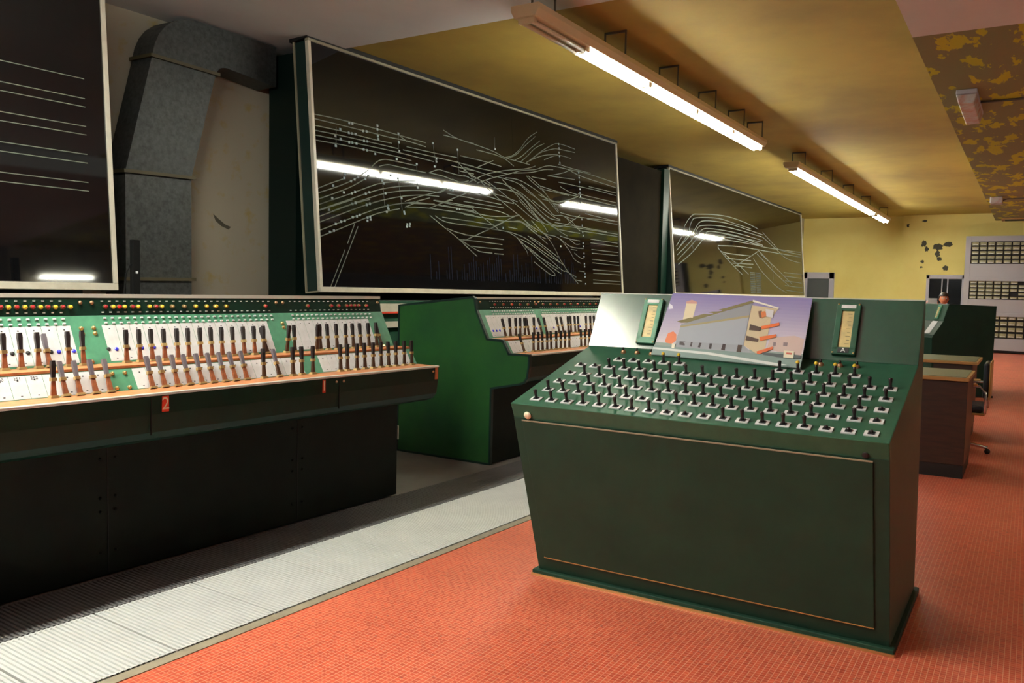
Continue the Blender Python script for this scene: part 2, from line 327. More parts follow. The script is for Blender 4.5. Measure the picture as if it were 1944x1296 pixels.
# ------------------------------------------------------------------ track diagram boards
T2L = [[[0.044,1.79],[0.394,1.8],[0.942,1.796],[1.304,1.787],[1.771,1.775]],[[0.041,1.745],[0.467,1.743],[0.952,1.739],[1.153,1.737],[1.437,1.743],[1.768,1.727]],[[0.042,1.678],[0.463,1.681],[0.905,1.672],[1.177,1.676]],[[0.039,1.628],[0.46,1.634],[0.902,1.633],[1.278,1.631]],[[0.042,1.579],[0.456,1.586],[0.899,1.589],[1.29,1.588],[1.904,1.572]],[[0.038,1.529],[0.453,1.539],[0.896,1.539],[1.256,1.537],[1.499,1.526]],[[1.304,1.787],[1.437,1.737]],[[1.432,1.675],[1.928,1.677],[2.361,1.685]],[[1.368,1.63],[1.892,1.629],[2.268,1.628],[2.706,1.621]],[[0.842,1.371],[0.945,1.444],[1.061,1.478],[1.222,1.482],[1.573,1.48]],[[0.955,1.386],[1.086,1.424],[1.218,1.427],[1.522,1.421],[1.745,1.419]],[[1.81,1.427],[1.981,1.486],[2.083,1.484],[2.362,1.47],[2.582,1.475]],[[1.81,1.427],[2.078,1.418],[2.25,1.396]],[[2.121,1.982],[2.398,1.923],[2.729,1.914]],[[2.116,1.921],[2.398,1.923]],[[2.436,1.718],[2.714,1.719]],[[2.246,1.57],[2.701,1.564]],[[2.403,1.525],[2.698,1.524]],[[0.042,1.043],[0.21,1.112],[0.403,1.182]],[[0.039,0.997],[0.295,1.085],[0.506,1.17],[0.628,1.233],[0.784,1.325]],[[0.04,0.935],[0.266,1.017],[0.501,1.109],[0.722,1.22],[0.779,1.261]],[[0.043,0.881],[0.496,1.038],[0.855,1.169],[0.999,1.21],[1.266,1.261],[1.56,1.297]],[[0.045,0.827],[0.492,0.981],[0.724,1.062],[0.995,1.145],[1.338,1.214],[1.716,1.256],[2.101,1.269]],[[0.228,0.833],[0.72,1.004],[1.034,1.1],[1.364,1.166],[1.712,1.205],[1.994,1.209]],[[0.484,0.862],[0.729,0.942],[0.928,1.005],[1.299,1.093],[1.644,1.145],[1.973,1.164]],[[0.78,0.883],[1.038,0.957],[1.323,1.02],[1.509,1.033],[1.882,1.064]],[[1.355,1.043],[1.643,1.134],[1.995,1.225],[2.136,1.279]],[[1.778,1.001],[2.232,1.164],[2.605,1.292]],[[1.868,1.105],[2.226,1.092],[2.663,1.089]],[[2.051,1.064],[2.402,1.053],[2.661,1.053]],[[1.351,0.977],[1.509,1.033]],[[1.558,1.063],[1.804,1.13]],[[2.131,1.218],[2.673,1.209]],[[2.251,1.407],[2.41,1.382],[2.578,1.424]],[[1.994,1.209],[2.136,1.273]],[[2.358,1.641],[2.585,1.515],[2.695,1.484]],[[2.515,1.562],[2.692,1.449]],[[0.035,0.877],[0.286,0.966]],[[0.037,0.819],[0.517,0.976]],[[0.039,0.76],[0.513,0.928],[0.787,1.008]],[[0.041,0.702],[0.483,0.859],[0.728,0.944],[0.984,1.018]],[[0.042,0.621],[0.384,0.743],[0.612,0.823],[0.921,0.928],[1.066,0.967],[1.306,1.015],[1.524,1.052]],[[0.044,0.558],[0.393,0.683],[0.718,0.804],[0.931,0.875],[1.256,0.95]],[[1.777,1.003],[2.086,1.107],[2.228,1.143]],[[1.524,1.052],[1.946,1.056],[2.328,1.049],[2.667,1.04]],[[1.777,1.003],[2.218,1.006],[2.663,0.995]],[[1.884,1.109],[2.672,1.109]],[[1.38,0.981],[1.599,0.997],[1.777,1.003]],[[0.532,0.717],[0.42,0.512]],[[0.376,0.439],[0.142,0.039]],[[0.583,0.697],[0.197,0.036]],[[1.787,0.919],[2.062,0.792],[2.334,0.668],[2.624,0.505]],[[1.886,0.923],[2.102,0.865],[2.652,0.858]],[[2.021,0.918],[2.657,0.915]],[[2.096,0.789],[2.305,0.754],[2.642,0.727]],[[2.334,0.668],[2.637,0.67]],[[2.334,0.668],[2.566,0.592],[2.63,0.573]],[[2.48,0.677],[2.642,0.732]],[[2.566,0.598],[2.632,0.601]],[[2.517,1.914],[2.835,1.902],[3.169,1.877],[3.413,1.835],[3.67,1.829],[4.027,1.823]],[[2.782,1.842],[3.166,1.841],[3.411,1.817],[3.619,1.749]],[[3.413,1.835],[3.61,1.894],[3.795,2.007],[4.013,2.19],[4.257,2.318]],[[3.498,1.841],[3.699,1.919],[3.935,2.078],[4.203,2.246]],[[3.626,1.823],[3.831,1.913],[4.046,2.045],[4.318,2.201]],[[3.802,1.835],[3.992,1.949],[4.189,2.079],[4.436,2.181]],[[3.938,1.842],[4.128,1.918],[4.421,2.011],[4.8,2.08]],[[3.985,1.861],[4.303,2.033],[4.582,2.165],[4.841,2.244],[5.316,2.237]],[[4.08,1.899],[4.327,2.036],[4.679,2.141],[4.885,2.165],[5.311,2.182]],[[4.416,1.946],[4.799,2.066],[5.193,2.076]],[[2.501,1.716],[2.878,1.718],[3.318,1.703]],[[2.493,1.62],[2.87,1.614],[3.48,1.622]],[[2.491,1.586],[2.77,1.566],[3.121,1.541]],[[2.794,1.627],[3.139,1.755]],[[2.587,1.408],[2.922,1.54],[3.271,1.631],[3.615,1.7],[3.93,1.754],[4.167,1.823]],[[2.758,1.416],[3.12,1.529],[3.48,1.622],[3.814,1.714],[4.162,1.772],[4.457,1.862],[4.707,1.889],[5.123,1.898],[5.734,1.907],[6.645,1.874]],[[3.611,1.651],[4.065,1.721],[4.403,1.803],[4.652,1.836]],[[4.813,1.936],[5.233,1.926],[5.794,1.929]],[[5.096,1.894],[5.528,1.84],[6.638,1.799]],[[4.494,1.724],[4.905,1.816],[5.122,1.884]],[[4.518,1.728],[5.273,1.767]],[[4.059,1.658],[4.44,1.666]],[[4.789,1.669],[5.291,1.674],[5.946,1.678],[6.625,1.664]],[[5.715,1.709],[6.629,1.709]],[[4.261,1.555],[4.625,1.532],[5.088,1.516],[5.359,1.517]],[[4.329,1.512],[4.674,1.511],[5.087,1.502]],[[4.835,1.608],[5.092,1.557],[5.359,1.517],[4.608,1.334]],[[5.363,1.559],[6.613,1.545]],[[5.386,1.506],[6.608,1.492]],[[5.078,1.407],[6.629,1.383]],[[3.412,1.565],[3.692,1.575],[3.957,1.533],[4.369,1.414],[4.749,1.216]],[[3.922,1.653],[4.098,1.574],[4.375,1.478],[4.608,1.334],[4.751,1.243]],[[3.967,1.659],[4.261,1.555],[4.467,1.424]],[[3.325,1.531],[3.59,1.405],[3.848,1.322],[4.107,1.134],[4.335,1.026]],[[3.425,1.471],[3.765,1.4],[4.029,1.303],[4.3,1.176],[4.538,1.106],[4.789,1.101]],[[3.136,1.473],[3.404,1.469],[3.589,1.393],[3.886,1.239],[4.241,1.044],[4.422,0.909]],[[3.224,1.554],[3.688,1.526],[3.948,1.432],[4.266,1.339],[4.498,1.22],[4.618,1.165],[4.822,1.183]],[[3.776,1.524],[4.129,1.389],[4.358,1.284],[4.594,1.176]],[[2.856,1.439],[3.103,1.316],[3.402,1.193],[3.737,1.065],[4.041,0.915],[4.109,0.887]],[[2.956,1.475],[3.29,1.36],[3.662,1.218],[4.055,1.067],[4.335,1.026]],[[3.049,1.392],[3.462,1.403],[3.763,1.375],[3.978,1.248],[4.224,1.132],[4.53,1.015],[4.774,0.933]],[[3.023,1.32],[3.348,1.307],[3.666,1.267]],[[2.767,1.292],[3.24,1.248],[3.576,1.234]],[[2.609,1.207],[3.276,1.193]],[[2.457,1.152],[3.335,1.151]],[[2.453,1.102],[3.166,1.099],[3.475,1.055]],[[2.448,1.046],[3.018,1.016],[3.562,1.062],[3.695,1.086]],[[2.444,0.99],[3.217,0.974],[3.556,0.989],[3.819,0.985],[4.133,0.888]],[[2.438,0.917],[3.089,0.905]],[[2.434,0.861],[3.005,0.852],[3.415,0.839]],[[2.618,1.084],[2.915,0.961],[3.167,0.864]],[[2.883,0.808],[3.278,0.955],[3.65,1.082]],[[4.608,1.334],[4.862,1.332]],[[4.8,1.221],[5.33,1.199],[6.647,1.236]],[[4.822,1.183],[5.243,1.151]],[[5.609,1.195],[6.642,1.183]],[[4.976,1.156],[5.102,1.086],[5.366,0.996]],[[4.634,1.062],[5.371,1.052],[6.248,1.036]],[[4.53,1.015],[4.886,1.029],[5.388,1.232]],[[4.226,1.424],[4.611,1.374],[4.764,1.389]],[[4.317,1.37],[4.635,1.363]],[[2.488,1.552],[2.707,1.49],[3.051,1.416]],[[2.483,1.485],[2.74,1.437]],[[2.424,0.735],[3.3,0.728]],[[2.419,0.668],[2.492,0.672],[3.253,0.659]],[[2.474,0.671],[2.724,0.76],[3.213,0.923],[3.561,1.059],[3.695,1.089]],[[2.56,0.597],[3.269,0.595]],[[2.417,0.645],[2.597,0.582],[2.764,0.54],[3.019,0.535]],[[3.069,0.532],[3.274,0.53]],[[2.415,0.617],[2.683,0.479]],[[2.434,0.858],[3.105,0.851],[3.372,0.84],[3.542,0.828],[3.846,0.774],[4.298,0.61],[4.859,0.438]],[[3.373,0.846],[3.624,0.772],[3.88,0.639],[4.191,0.478],[4.567,0.31],[4.441,0.294],[4.025,0.459]],[[3.42,0.903],[3.635,0.895]],[[3.624,0.772],[3.833,0.612],[3.872,0.546]],[[3.556,0.992],[3.754,1.002],[3.995,0.908],[4.406,0.732]],[[3.555,0.986],[3.753,0.99],[4.084,0.864],[4.364,0.806]],[[3.695,1.089],[3.999,0.959],[4.228,0.9],[4.512,0.816]],[[3.689,0.764],[3.976,0.694],[4.389,0.537],[4.775,0.369],[4.878,0.359]],[[3.707,0.716],[4.015,0.609],[4.428,0.423],[4.744,0.315]],[[3.814,0.661],[4.196,0.529],[4.674,0.379]],[[3.939,0.792],[4.303,0.662],[4.833,0.438]],[[3.895,0.814],[4.167,0.743],[4.689,0.551]],[[4.345,0.863],[4.507,0.763],[4.645,0.627],[4.738,0.526],[4.858,0.425],[4.955,0.348],[5.235,0.179]],[[4.878,0.359],[5.19,0.274]],[[5.159,0.232],[5.349,0.216]],[[5.281,0.372],[5.447,0.363]],[[4.054,1.327],[4.591,1.147],[4.791,1.118]],[[3.892,1.311],[4.341,1.1],[4.58,1.029],[4.938,1.029],[5.314,1.03],[6.626,1.023]],[[3.712,1.293],[4.218,1.052],[4.578,1.002],[4.724,0.948],[4.978,0.885]],[[4.006,1.035],[4.322,0.881],[4.715,0.842],[5.011,0.672],[5.16,0.544],[5.347,0.49]],[[4.528,0.999],[4.777,0.964],[5.362,0.951]],[[4.769,0.871],[5.027,0.848],[5.351,0.834]],[[5.027,0.848],[5.209,0.778],[5.347,0.786]],[[4.765,0.832],[5.07,0.729],[5.452,0.723]],[[5.066,0.689],[5.255,0.685]],[[5.169,0.64],[5.327,0.579],[5.437,0.563]],[[4.924,1.162],[5.106,1.123],[5.313,1.017]],[[5.338,0.991],[6.622,0.985]],[[5.695,0.883],[6.611,0.873]],[[5.69,0.826],[6.638,0.815]],[[5.709,0.722],[6.628,0.718]],[[5.718,0.666],[6.623,0.666]],[[5.709,0.568],[6.628,0.555]],[[5.718,0.512],[6.64,0.503]],[[5.723,0.406],[6.662,0.399]],[[5.732,0.35],[6.657,0.347]],[[5.722,0.245],[6.662,0.235]],[[5.717,0.195],[6.658,0.191]],[[5.56,1.271],[6.647,1.232]],[[5.609,1.191],[6.642,1.187]]]
T2V = [[[0.338,1.711],[0.324,1.505]],[[0.959,1.833],[0.955,1.68]],[[1.298,1.801],[1.291,1.603]],[[1.591,1.503],[1.586,1.227]],[[1.001,1.235],[1.016,0.95]],[[1.26,1.286],[1.302,0.937]],[[2.378,1.787],[2.391,1.49]],[[1.904,1.79],[1.95,1.52]],[[3.195,2.069],[3.192,1.916]],[[4.854,2.246],[4.853,1.955]],[[5.42,1.881],[5.433,1.415]]]
T2D = [[0.529,1.786],[0.574,1.788],[0.731,1.736],[0.785,1.74],[0.515,1.68],[0.56,1.681],[0.613,1.683],[0.394,1.697],[0.737,1.631],[0.785,1.634],[0.514,1.581],[0.56,1.584],[0.62,1.584],[0.319,1.615],[0.318,1.513],[0.393,1.595],[0.724,1.538],[0.778,1.536],[0.901,1.516],[0.959,1.833],[0.956,1.793],[0.958,1.72],[0.962,1.687],[1.298,1.801],[1.298,1.705],[1.298,1.604],[1.246,1.508],[1.904,1.79],[1.957,1.612],[1.955,1.579],[1.916,1.515],[2.378,1.782],[1.59,1.497],[1.586,1.227],[0.432,1.237],[0.417,1.193],[0.252,1.094],[0.512,1.171],[0.566,1.197],[0.621,1.227],[0.729,1.221],[0.782,1.262],[1.136,1.311],[0.994,1.234],[1.013,1.207],[1.256,1.291],[0.4,1.041],[0.516,1.044],[0.564,1.064],[0.724,1.062],[0.78,1.083],[0.231,0.963],[1.034,1.1],[1.297,1.073],[0.515,0.931],[0.566,0.95],[0.729,0.942],[0.778,0.957],[0.179,0.839],[1.068,0.965],[1.073,0.931],[2.188,1.27],[2.24,1.268],[0.261,0.701],[0.339,0.73],[0.391,0.744],[0.51,0.791],[0.571,0.806],[0.618,0.824],[0.175,0.612],[0.232,0.63],[0.732,0.805],[0.774,0.818],[0.729,0.771],[0.779,0.789],[0.18,0.838],[0.514,0.933],[0.561,0.947],[0.735,0.945],[0.781,0.961],[1.04,0.895],[1.064,0.937],[1.066,0.967],[1.33,0.921],[1.336,0.901],[1.363,0.756],[1.41,0.764],[1.373,0.782],[1.419,0.791],[2.31,1.047],[2.363,1.047],[3.192,1.916],[4.84,2.238],[4.848,2.179],[4.842,2.112],[4.85,2.06],[4.854,1.962],[5.407,1.887],[5.414,1.812],[5.421,1.744],[5.425,1.634],[5.42,1.579],[5.429,1.525],[5.434,1.429],[5.438,1.174],[5.443,1.078],[3.292,0.885],[5.438,1.17],[5.443,1.074],[5.447,0.971],[5.457,0.923],[5.446,0.805],[5.45,0.757],[5.459,0.647],[5.455,0.598],[5.458,0.488],[5.46,0.444],[5.458,0.336],[5.462,0.287],[5.463,0.177],[3.292,0.88],[4.768,0.719]]
T3L = [[[0.07,0.918],[0.424,1.154],[0.584,1.357],[1.025,1.6],[1.46,1.663],[2.537,1.745],[3.546,1.778],[4.833,1.742],[5.836,1.669]],[[0.125,0.851],[0.693,1.172],[1.01,1.488],[1.376,1.581],[2.689,1.678],[3.793,1.659],[5.21,1.623]],[[0.057,0.824],[0.683,1.098],[1.124,1.3],[1.586,1.522],[2.76,1.604],[3.876,1.61],[6.246,1.545]],[[0.077,0.731],[0.956,1.091],[1.346,1.366],[1.723,1.444],[2.829,1.516],[4.228,1.523],[6.235,1.483]],[[0.096,0.637],[1.09,1.05],[1.559,1.331],[2.331,1.413],[4.215,1.437],[6.22,1.389]],[[0.116,0.544],[0.919,0.819],[1.605,1.132],[1.853,1.301],[2.481,1.358],[4.204,1.365],[6.199,1.265]],[[2.541,1.217],[4.184,1.236],[5.766,1.24],[6.636,1.227],[10.236,1.279]],[[2.599,1.061],[4.166,1.121],[5.96,1.129],[10.209,1.135]],[[2.595,1.035],[2.99,0.921],[5.1,0.937]],[[2.591,1.008],[3.387,0.721],[4.341,0.445]],[[2.986,0.894],[4.095,0.665],[4.827,0.472]],[[3.226,0.797],[5.081,0.818]],[[3.559,0.701],[5.27,0.737]],[[3.82,0.655],[5.154,0.644]],[[3.725,0.623],[5.1,0.937],[5.741,1.087]],[[5.746,1.118],[6.368,0.964],[7.011,0.739],[7.068,0.39]],[[5.294,0.887],[6.08,0.552],[7.392,0.203],[8.362,0.051]],[[5.625,1.021],[7.22,0.586],[8.66,0.256]],[[6.235,1.483],[7.337,1.265],[8.538,1.027],[10.175,0.956]],[[6.256,1.607],[7.349,1.33],[7.939,1.231],[10.223,1.207]],[[8.207,0.614],[10.257,0.62]],[[8.189,0.514],[10.233,0.495]],[[8.293,0.383],[10.206,0.352]],[[8.269,0.25],[10.326,0.211]],[[8.374,0.118],[10.299,0.068]],[[2.724,1.361],[4.201,1.351],[5.996,1.345]],[[2.47,1.278],[4.192,1.293],[5.981,1.252]],[[0.893,1.136],[0.999,0.897]],[[5.945,1.037],[7.593,0.661],[9.069,0.297]]]
T1L = [[[-0.792,1.63],[-0.189,1.624]],[[-0.799,1.479],[-0.19,1.472]],[[-0.802,1.412],[-0.189,1.408]],[[-0.81,1.258],[-0.191,1.258]],[[-0.813,1.194],[-0.191,1.193]],[[-0.82,1.041],[-0.192,1.043]],[[-0.823,0.976],[-0.191,0.976]],[[-0.83,0.827],[-0.193,0.826]],[[-0.833,0.762],[-0.192,0.76]]]
def smooth(P, k=4):
    if len(P) < 3: return P
    Q = [P[0]]
    for i in range(len(P)-1):
        a, b, c, d = P[max(i-1, 0)], P[i], P[i+1], P[min(i+2, len(P)-1)]
        for j in range(1, k+1):
            t = j/k
            Q.append([0.5*(2*b[m]+(c[m]-a[m])*t+(2*a[m]-5*b[m]+4*c[m]-d[m])*t*t+(3*b[m]-a[m]-3*c[m]+d[m])*t**3) for m in (0, 1)])
    return Q
def board(name, label, org, yaw, tilt, wd, ht, x0=0.0, fw=0.05, depth=0.21, seams=()):
    # local x along the board, local y into the wall, local z up the (leaning) face
    mw = Matrix.Translation(org) @ Matrix.Rotation(math.radians(yaw), 4, 'Z') @ Matrix.Rotation(math.radians(-tilt), 4, 'X')
    e = empty(name, mw, label, 'track diagram')
    MB().box(x0+0.01, wd-0.01, 0.012, depth, 0.01, ht-0.01).build('housing', 'frame_green', e)
    xs = [x0+fw*0.4]+list(seams)+[wd-fw*0.4]
    for a, b in zip(xs[:-1], xs[1:]):
        MB().box(a+0.0015, b-0.0015, 0.0, 0.012, fw*0.4, ht-fw*0.3).build('glass_panel', 'board', e)
    fr = MB(); fr.box(x0-0.004, wd+0.004, -0.018, 0.03, -0.004, fw); fr.build('bottom_frame', 'frame_cream', e, bevel=0.003)
    for a in (x0-0.004, wd+0.004-fw*0.7): MB().box(a, a+fw*0.7, -0.018, 0.03, fw, ht-0.025).build('side_frame', 'frame_cream', e, bevel=0.003)
    MB().box(x0-0.004, wd+0.004, -0.018, 0.03, ht-0.025, ht).build('top_frame', 'trim_line', e)
    for a in (x0, wd-0.012): 
        t = MB(); t.box(a-0.004, a+0.016, depth-0.02, depth, 0, ht); t.box(a-0.004, a+0.016, 0, depth, -0.004, 0.012); t.build('edge_trim', 'trim_line', e)
    MB().box(x0-0.02, wd+0.02, -0.02, depth+0.03, ht, ht+0.045).build('top_cap', 'black', e)  # black strip standing in for the shadow band between board and ceiling
    return e
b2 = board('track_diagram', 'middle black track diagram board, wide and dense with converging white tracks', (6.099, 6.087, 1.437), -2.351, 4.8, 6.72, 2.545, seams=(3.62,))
m = MB()
for p in T2L: m.ribbon(smooth(p), 0.011)
stuff(m.build('track_line', 'board_line', b2))
m = MB()
for p in T2V: m.ribbon(p, 0.009, -0.001)
stuff(m.build('route_line', 'board_line_dim', b2))
m = MB()
for (x, z) in T2D: m.box(x-0.013, x+0.013, -0.006, 0, z-0.012, z+0.012)
stuff(m.build('indicator', 'board_mark', b2))
m = MB()
for i in range(70):
    x = 1.75+i*0.05
    if 2.75 < x < 2.8 or rnd.random() < 0.15: continue
    m.box(x, x+0.014, -0.0012, 0, 0.16+rnd.uniform(0, 0.02), 0.16+rnd.uniform(0.08, 0.42))
stuff(m.build('label_strip', 'board_label', b2))
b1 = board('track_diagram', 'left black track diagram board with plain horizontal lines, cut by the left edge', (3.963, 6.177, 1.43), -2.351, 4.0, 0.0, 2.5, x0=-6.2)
for p in T1L:
    MB().ribbon([(-5.6, p[0][1]), p[1]], 0.0075).build('track_line', 'board_line', b1)
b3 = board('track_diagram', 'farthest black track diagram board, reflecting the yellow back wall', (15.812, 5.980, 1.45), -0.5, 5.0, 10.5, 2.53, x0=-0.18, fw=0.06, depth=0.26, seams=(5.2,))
m = MB()
for p in T3L: m.ribbon(smooth([(a, c+0.086) for a, c in p]), 0.02)
stuff(m.build('track_line', 'board_line', b3))
m = MB()
for i in range(12):
    for k in range(2): m.box(4.95+k*0.5, 5.38+k*0.5, -0.002, 0, 0.10+i*0.045, 0.128+i*0.045)
stuff(m.build('name_table', 'board_line_dim', b3))

# dark green cabinets that carry the boards
def carrier(label, x0, x1, yf, yaw, ztop=3.9, rails=True):
    e = empty('board_carrier', TR(x0, yf, 0, yaw), label, 'cabinet'); L = x1-x0
    if rails: MB().box(0, L, 0.47, 0.90, 1.35, ztop).build('rear_frame', 'carrier_dark', e)
    MB().box(0, L, 0.02, 0.9 if rails else 0.45, 0, 1.35).build('plinth', 'green', e, bevel=0.005)
    if rails:
        MB().box(0.02, L-0.02, -0.03, 0.02, 1.225, 1.315).build('rail', 'frame_cream', e)
        MB().box(0.02, L-0.02, -0.035, 0.02, 1.205, 1.225).build('rail_edge', 'red_print', e)
        MB().box(0.02, L-0.02, -0.03, 0.02, 1.05, 1.115).build('rail', 'frame_cream', e)
    return e
carrier('dark green cabinet carrying the middle track diagram', 6.22, 12.7, 6.11, -2.351)
carrier('dark green cabinet carrying the left track diagram', -2.2, 3.93, 6.40, -2.351)
carrier('dark green cabinet carrying the farthest track diagram', 15.75, 26.1, 6.0, -0.5, rails=False)

e = empty('filler_panel', TR(12.86, 6.25, 0, -1.0), 'dark brown upright panel closing the gap between the middle and farthest boards', 'panel')
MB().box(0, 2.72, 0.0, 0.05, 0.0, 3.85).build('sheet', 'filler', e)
MB().box(2.45, 2.72, -0.06, 0.0, 0.0, 3.9).build('post', 'green_deep', e)
# ------------------------------------------------------------------ ventilation duct and post
def sweep_duct(e):
    # front outline of the duct (x, z) pairs: left edge and right edge, swept .4 deep
    Lf = [(4.47,0.0),(4.47,2.47),(4.74,3.53),(4.765,3.64),(4.81,3.74),(4.88,3.83),(4.97,3.90),(5.08,3.945),(5.20,3.965),(6.19,3.97)]
    Rt = [(5.15,0.0),(5.15,2.49),(5.43,3.52),(5.445,3.55),(5.465,3.575),(5.49,3.595),(5.52,3.605),(5.56,3.61),(5.62,3.605),(6.19,3.56)]
    y0, y1 = 6.83, 7.13
    parts = [('lower_run', 0, 1), ('slanted_run', 1, 2), ('elbow', 2, 8), ('upper_run', 8, 9)]
    for nm, a, b in parts:
        m = MB(); n = b-a+1
        P = [(p[0], y0, p[1]) for p in Lf[a:b+1]]+[(p[0], y0, p[1]) for p in Rt[a:b+1]]+[(p[0], y1, p[1]) for p in Lf[a:b+1]]+[(p[0], y1, p[1]) for p in Rt[a:b+1]]
        F = []
        for i in range(n-1):
            F += [(i, i+1, n+i+1, n+i), (2*n+i, 3*n+i, 3*n+i+1, 2*n+i+1), (i, 2*n+i, 2*n+i+1, i+1), (n+i, n+i+1, 3*n+i+1, 3*n+i)]
        F += [(0, n, 3*n, 2*n), (n-1, 3*n-1, 4*n-1, 2*n-1)]
        m.add(P, F); m.build(nm, 'zinc', e)
    def flange(a, b):
        A = Vector((a[0], 0, a[1])); B = Vector((b[0], 0, b[1])); d = (B-A).normalized(); n = Vector((-d.z, 0, d.x))*0.015
        m = MB(); A = A-d*0.03; B = B+d*0.03
        q = [A-n, B-n, B+n, A+n]
        m.add([(p.x, y0-0.03, p.z) for p in q]+[(p.x, y1, p.z) for p in q], [(0,1,2,3),(4,7,6,5),(0,4,5,1),(1,5,6,2),(2,6,7,3),(3,7,4,0)]); m.build('flange', 'seam', e)
    flange(Lf[1], Rt[1]); flange(Lf[2], Rt[2]); flange((4.47,1.52),(5.15,1.53))
e = empty('ventilation_duct', TR(0, 0, 0), 'galvanised ventilation duct bending up the wall beside the left board', 'duct'); sweep_duct(e)
e = empty('cable_post', TR(3.57, 5.35, 0), 'slim black post with a cable in front of the duct', 'post')
MB().box(-0.028, 0.028, -0.02, 0.02, 0, 1.79).build('post', 'cable', e, bevel=0.004)
MB().tube([(-0.03, 0, 1.62), (-0.07, 0, 1.55), (-0.085, 0, 1.4), (-0.085, 0, 0.3), (-0.06, 0, 0.02)], 0.006).build('cable', 'cable', e)
MB().box(-0.008, 0.008, -0.024, -0.02, 1.555, 1.572).build('sticker', 'phone', e)

# ------------------------------------------------------------------ lever consoles
PROF = [(0,0),(0,0.655),(-0.29,0.715),(-0.335,0.735),(-0.36,0.77),(-0.374,0.86),(-0.378,0.955),(-0.175,0.955),(-0.109,1.064),(0.05,1.07),(0.174,1.317),(0.19,1.41),(0.21,1.425),(1.03,1.33),(1.03,0)]
lever_bar = MB().frustum((0.0125,0.007),(0.0075,0.006), 0, 0.078).frustum((0.013,0.010),(0.012,0.010), 0.078, 0.094, 1).mesh('lever', ['lever','brass'])
lever_bar_d = MB().frustum((0.0125,0.007),(0.0075,0.006), 0, 0.078).frustum((0.013,0.010),(0.012,0.010), 0.078, 0.094, 1).mesh('lever', ['lever_dark','brass'])
grip_b = MB().frustum((0.008,0.007),(0.0105,0.009), 0.094, 0.15).frustum((0.0105,0.009),(0.0085,0.008), 0.15, 0.172).mesh('grip', 'grip')
grip_g = MB().frustum((0.008,0.007),(0.0105,0.009), 0.094, 0.15).frustum((0.0105,0.009),(0.0085,0.008), 0.15, 0.172).mesh('grip', 'grip_grey')
foot = MB().frustum((0.02,0.016),(0.016,0.012), 0, 0.012).mesh('lever_shoe', 'brass')
def lever(par, x, y, z, lean, side=0.0, grey=False, dark=False):
    mw = Matrix.Translation((x, y, z)) @ Matrix.Rotation(-math.atan(lean), 4, 'X') @ Matrix.Rotation(side, 4, 'Y')
    l = link('lever', lever_bar_d if dark else lever_bar, par, mw)
    link('grip', grip_g if grey else grip_b, l); link('shoe', foot, l)
SL = 0.502
def up_y(z): return 0.05+(z-1.07)*SL
UPT = Matrix.Translation((0, 0.05, 1.07)) @ Matrix.Rotation(-math.atan(SL), 4, 'X')       # local z runs up the upper slope
LOT = Matrix.Translation((0, -0.175, 0.955)) @ Matrix.Rotation(-math.atan(0.066/0.109), 4, 'X')
SLEN = math.hypot(0.124, 0.247); LLEN = math.hypot(0.066, 0.109)
plate_cache = {}
def plates(par, x0, x1, T, h0, h1, nums=None):
    n = max(1, round((x1-x0)/0.0735)); p = (x1-x0)/n
    for i in range(n):
        key = (round(p, 4), h0, h1)
        if key not in plate_cache:
            mm = MB().box(0.0012, p-0.0012, -0.005, 0.002, h0, h1)
            mm.box(p*0.45, p*0.55, -0.0058, -0.005, h1-0.026, h1-0.02, 1); mm.box(p*0.44, p*0.56, -0.0058, -0.005, h0+0.012, h0+0.016, 1)
            plate_cache[key] = mm.mesh('number_plate', ['white_plate', 'ink'])
        o = link('number_plate', plate_cache[key], par, T @ Matrix.Translation((x0+i*p, 0, 0)))
        if nums and i < len(nums) and nums[i]:
            text('number', nums[i], 0.022, Matrix.Translation((p/2, -0.0055, h1-0.014)) @ FACE, 'ink', o, 0.0004)
def screw(par, x, y, z, r=0.011, m='copper', ax=(0, -1, 0)): MB().dome((x, y, z), r, 0.012, 10, ax).build('screw', m, par, True)
def pins(par, x0, x1, step, skip):
    m = MB()
    n = int((x1-x0)/step)
    for i in range(n):
        x = x0+(i+0.5)*step
        for z in (1.335, 1.393):
            y = 0.174+(z-1.317)*0.172; m.box(x-0.006, x+0.006, y-0.005, y, z-0.003, z+0.003)
        for k, hh in ((0, SLEN-0.018), (1, SLEN-0.045)):
            m.box(x-0.007, x+0.007, -0.012, 0, hh-0.004, hh+0.004, 0, UPT)
    return stuff(m.build('label_pin', 'white_plate', par))
lens_cache = {}
def lens(par, x, c):
    k = {'r': 'lens_red', 'R': 'lens_redlit', 'y': 'lens_yellow', 'd': 'lens_dim'}[c]
    if k not in lens_cache: lens_cache[k] = MB().tube([(0, 0, 0), (0, -0.012, 0)], 0.012, 10, 1).dome((0, -0.012, 0), 0.011, 0.012, 10).mesh('signal_lens', [k, 'brass'])
    z = 1.3635; link('signal_lens', lens_cache[k], par, Matrix.Translation((x, 0.174+(z-1.317)*0.172, z)))
jew_cache = {}
def jewel(par, x, z, k):
    if k not in jew_cache: jew_cache[k] = MB().dome((0, 0, 0), 0.011, 0.007, 12).mesh('jewel', k)
    h = (z-1.07)/math.cos(math.atan(SL)); link('jewel', jew_cache[k], par, UPT @ Matrix.Translation((x, -0.005, h)))
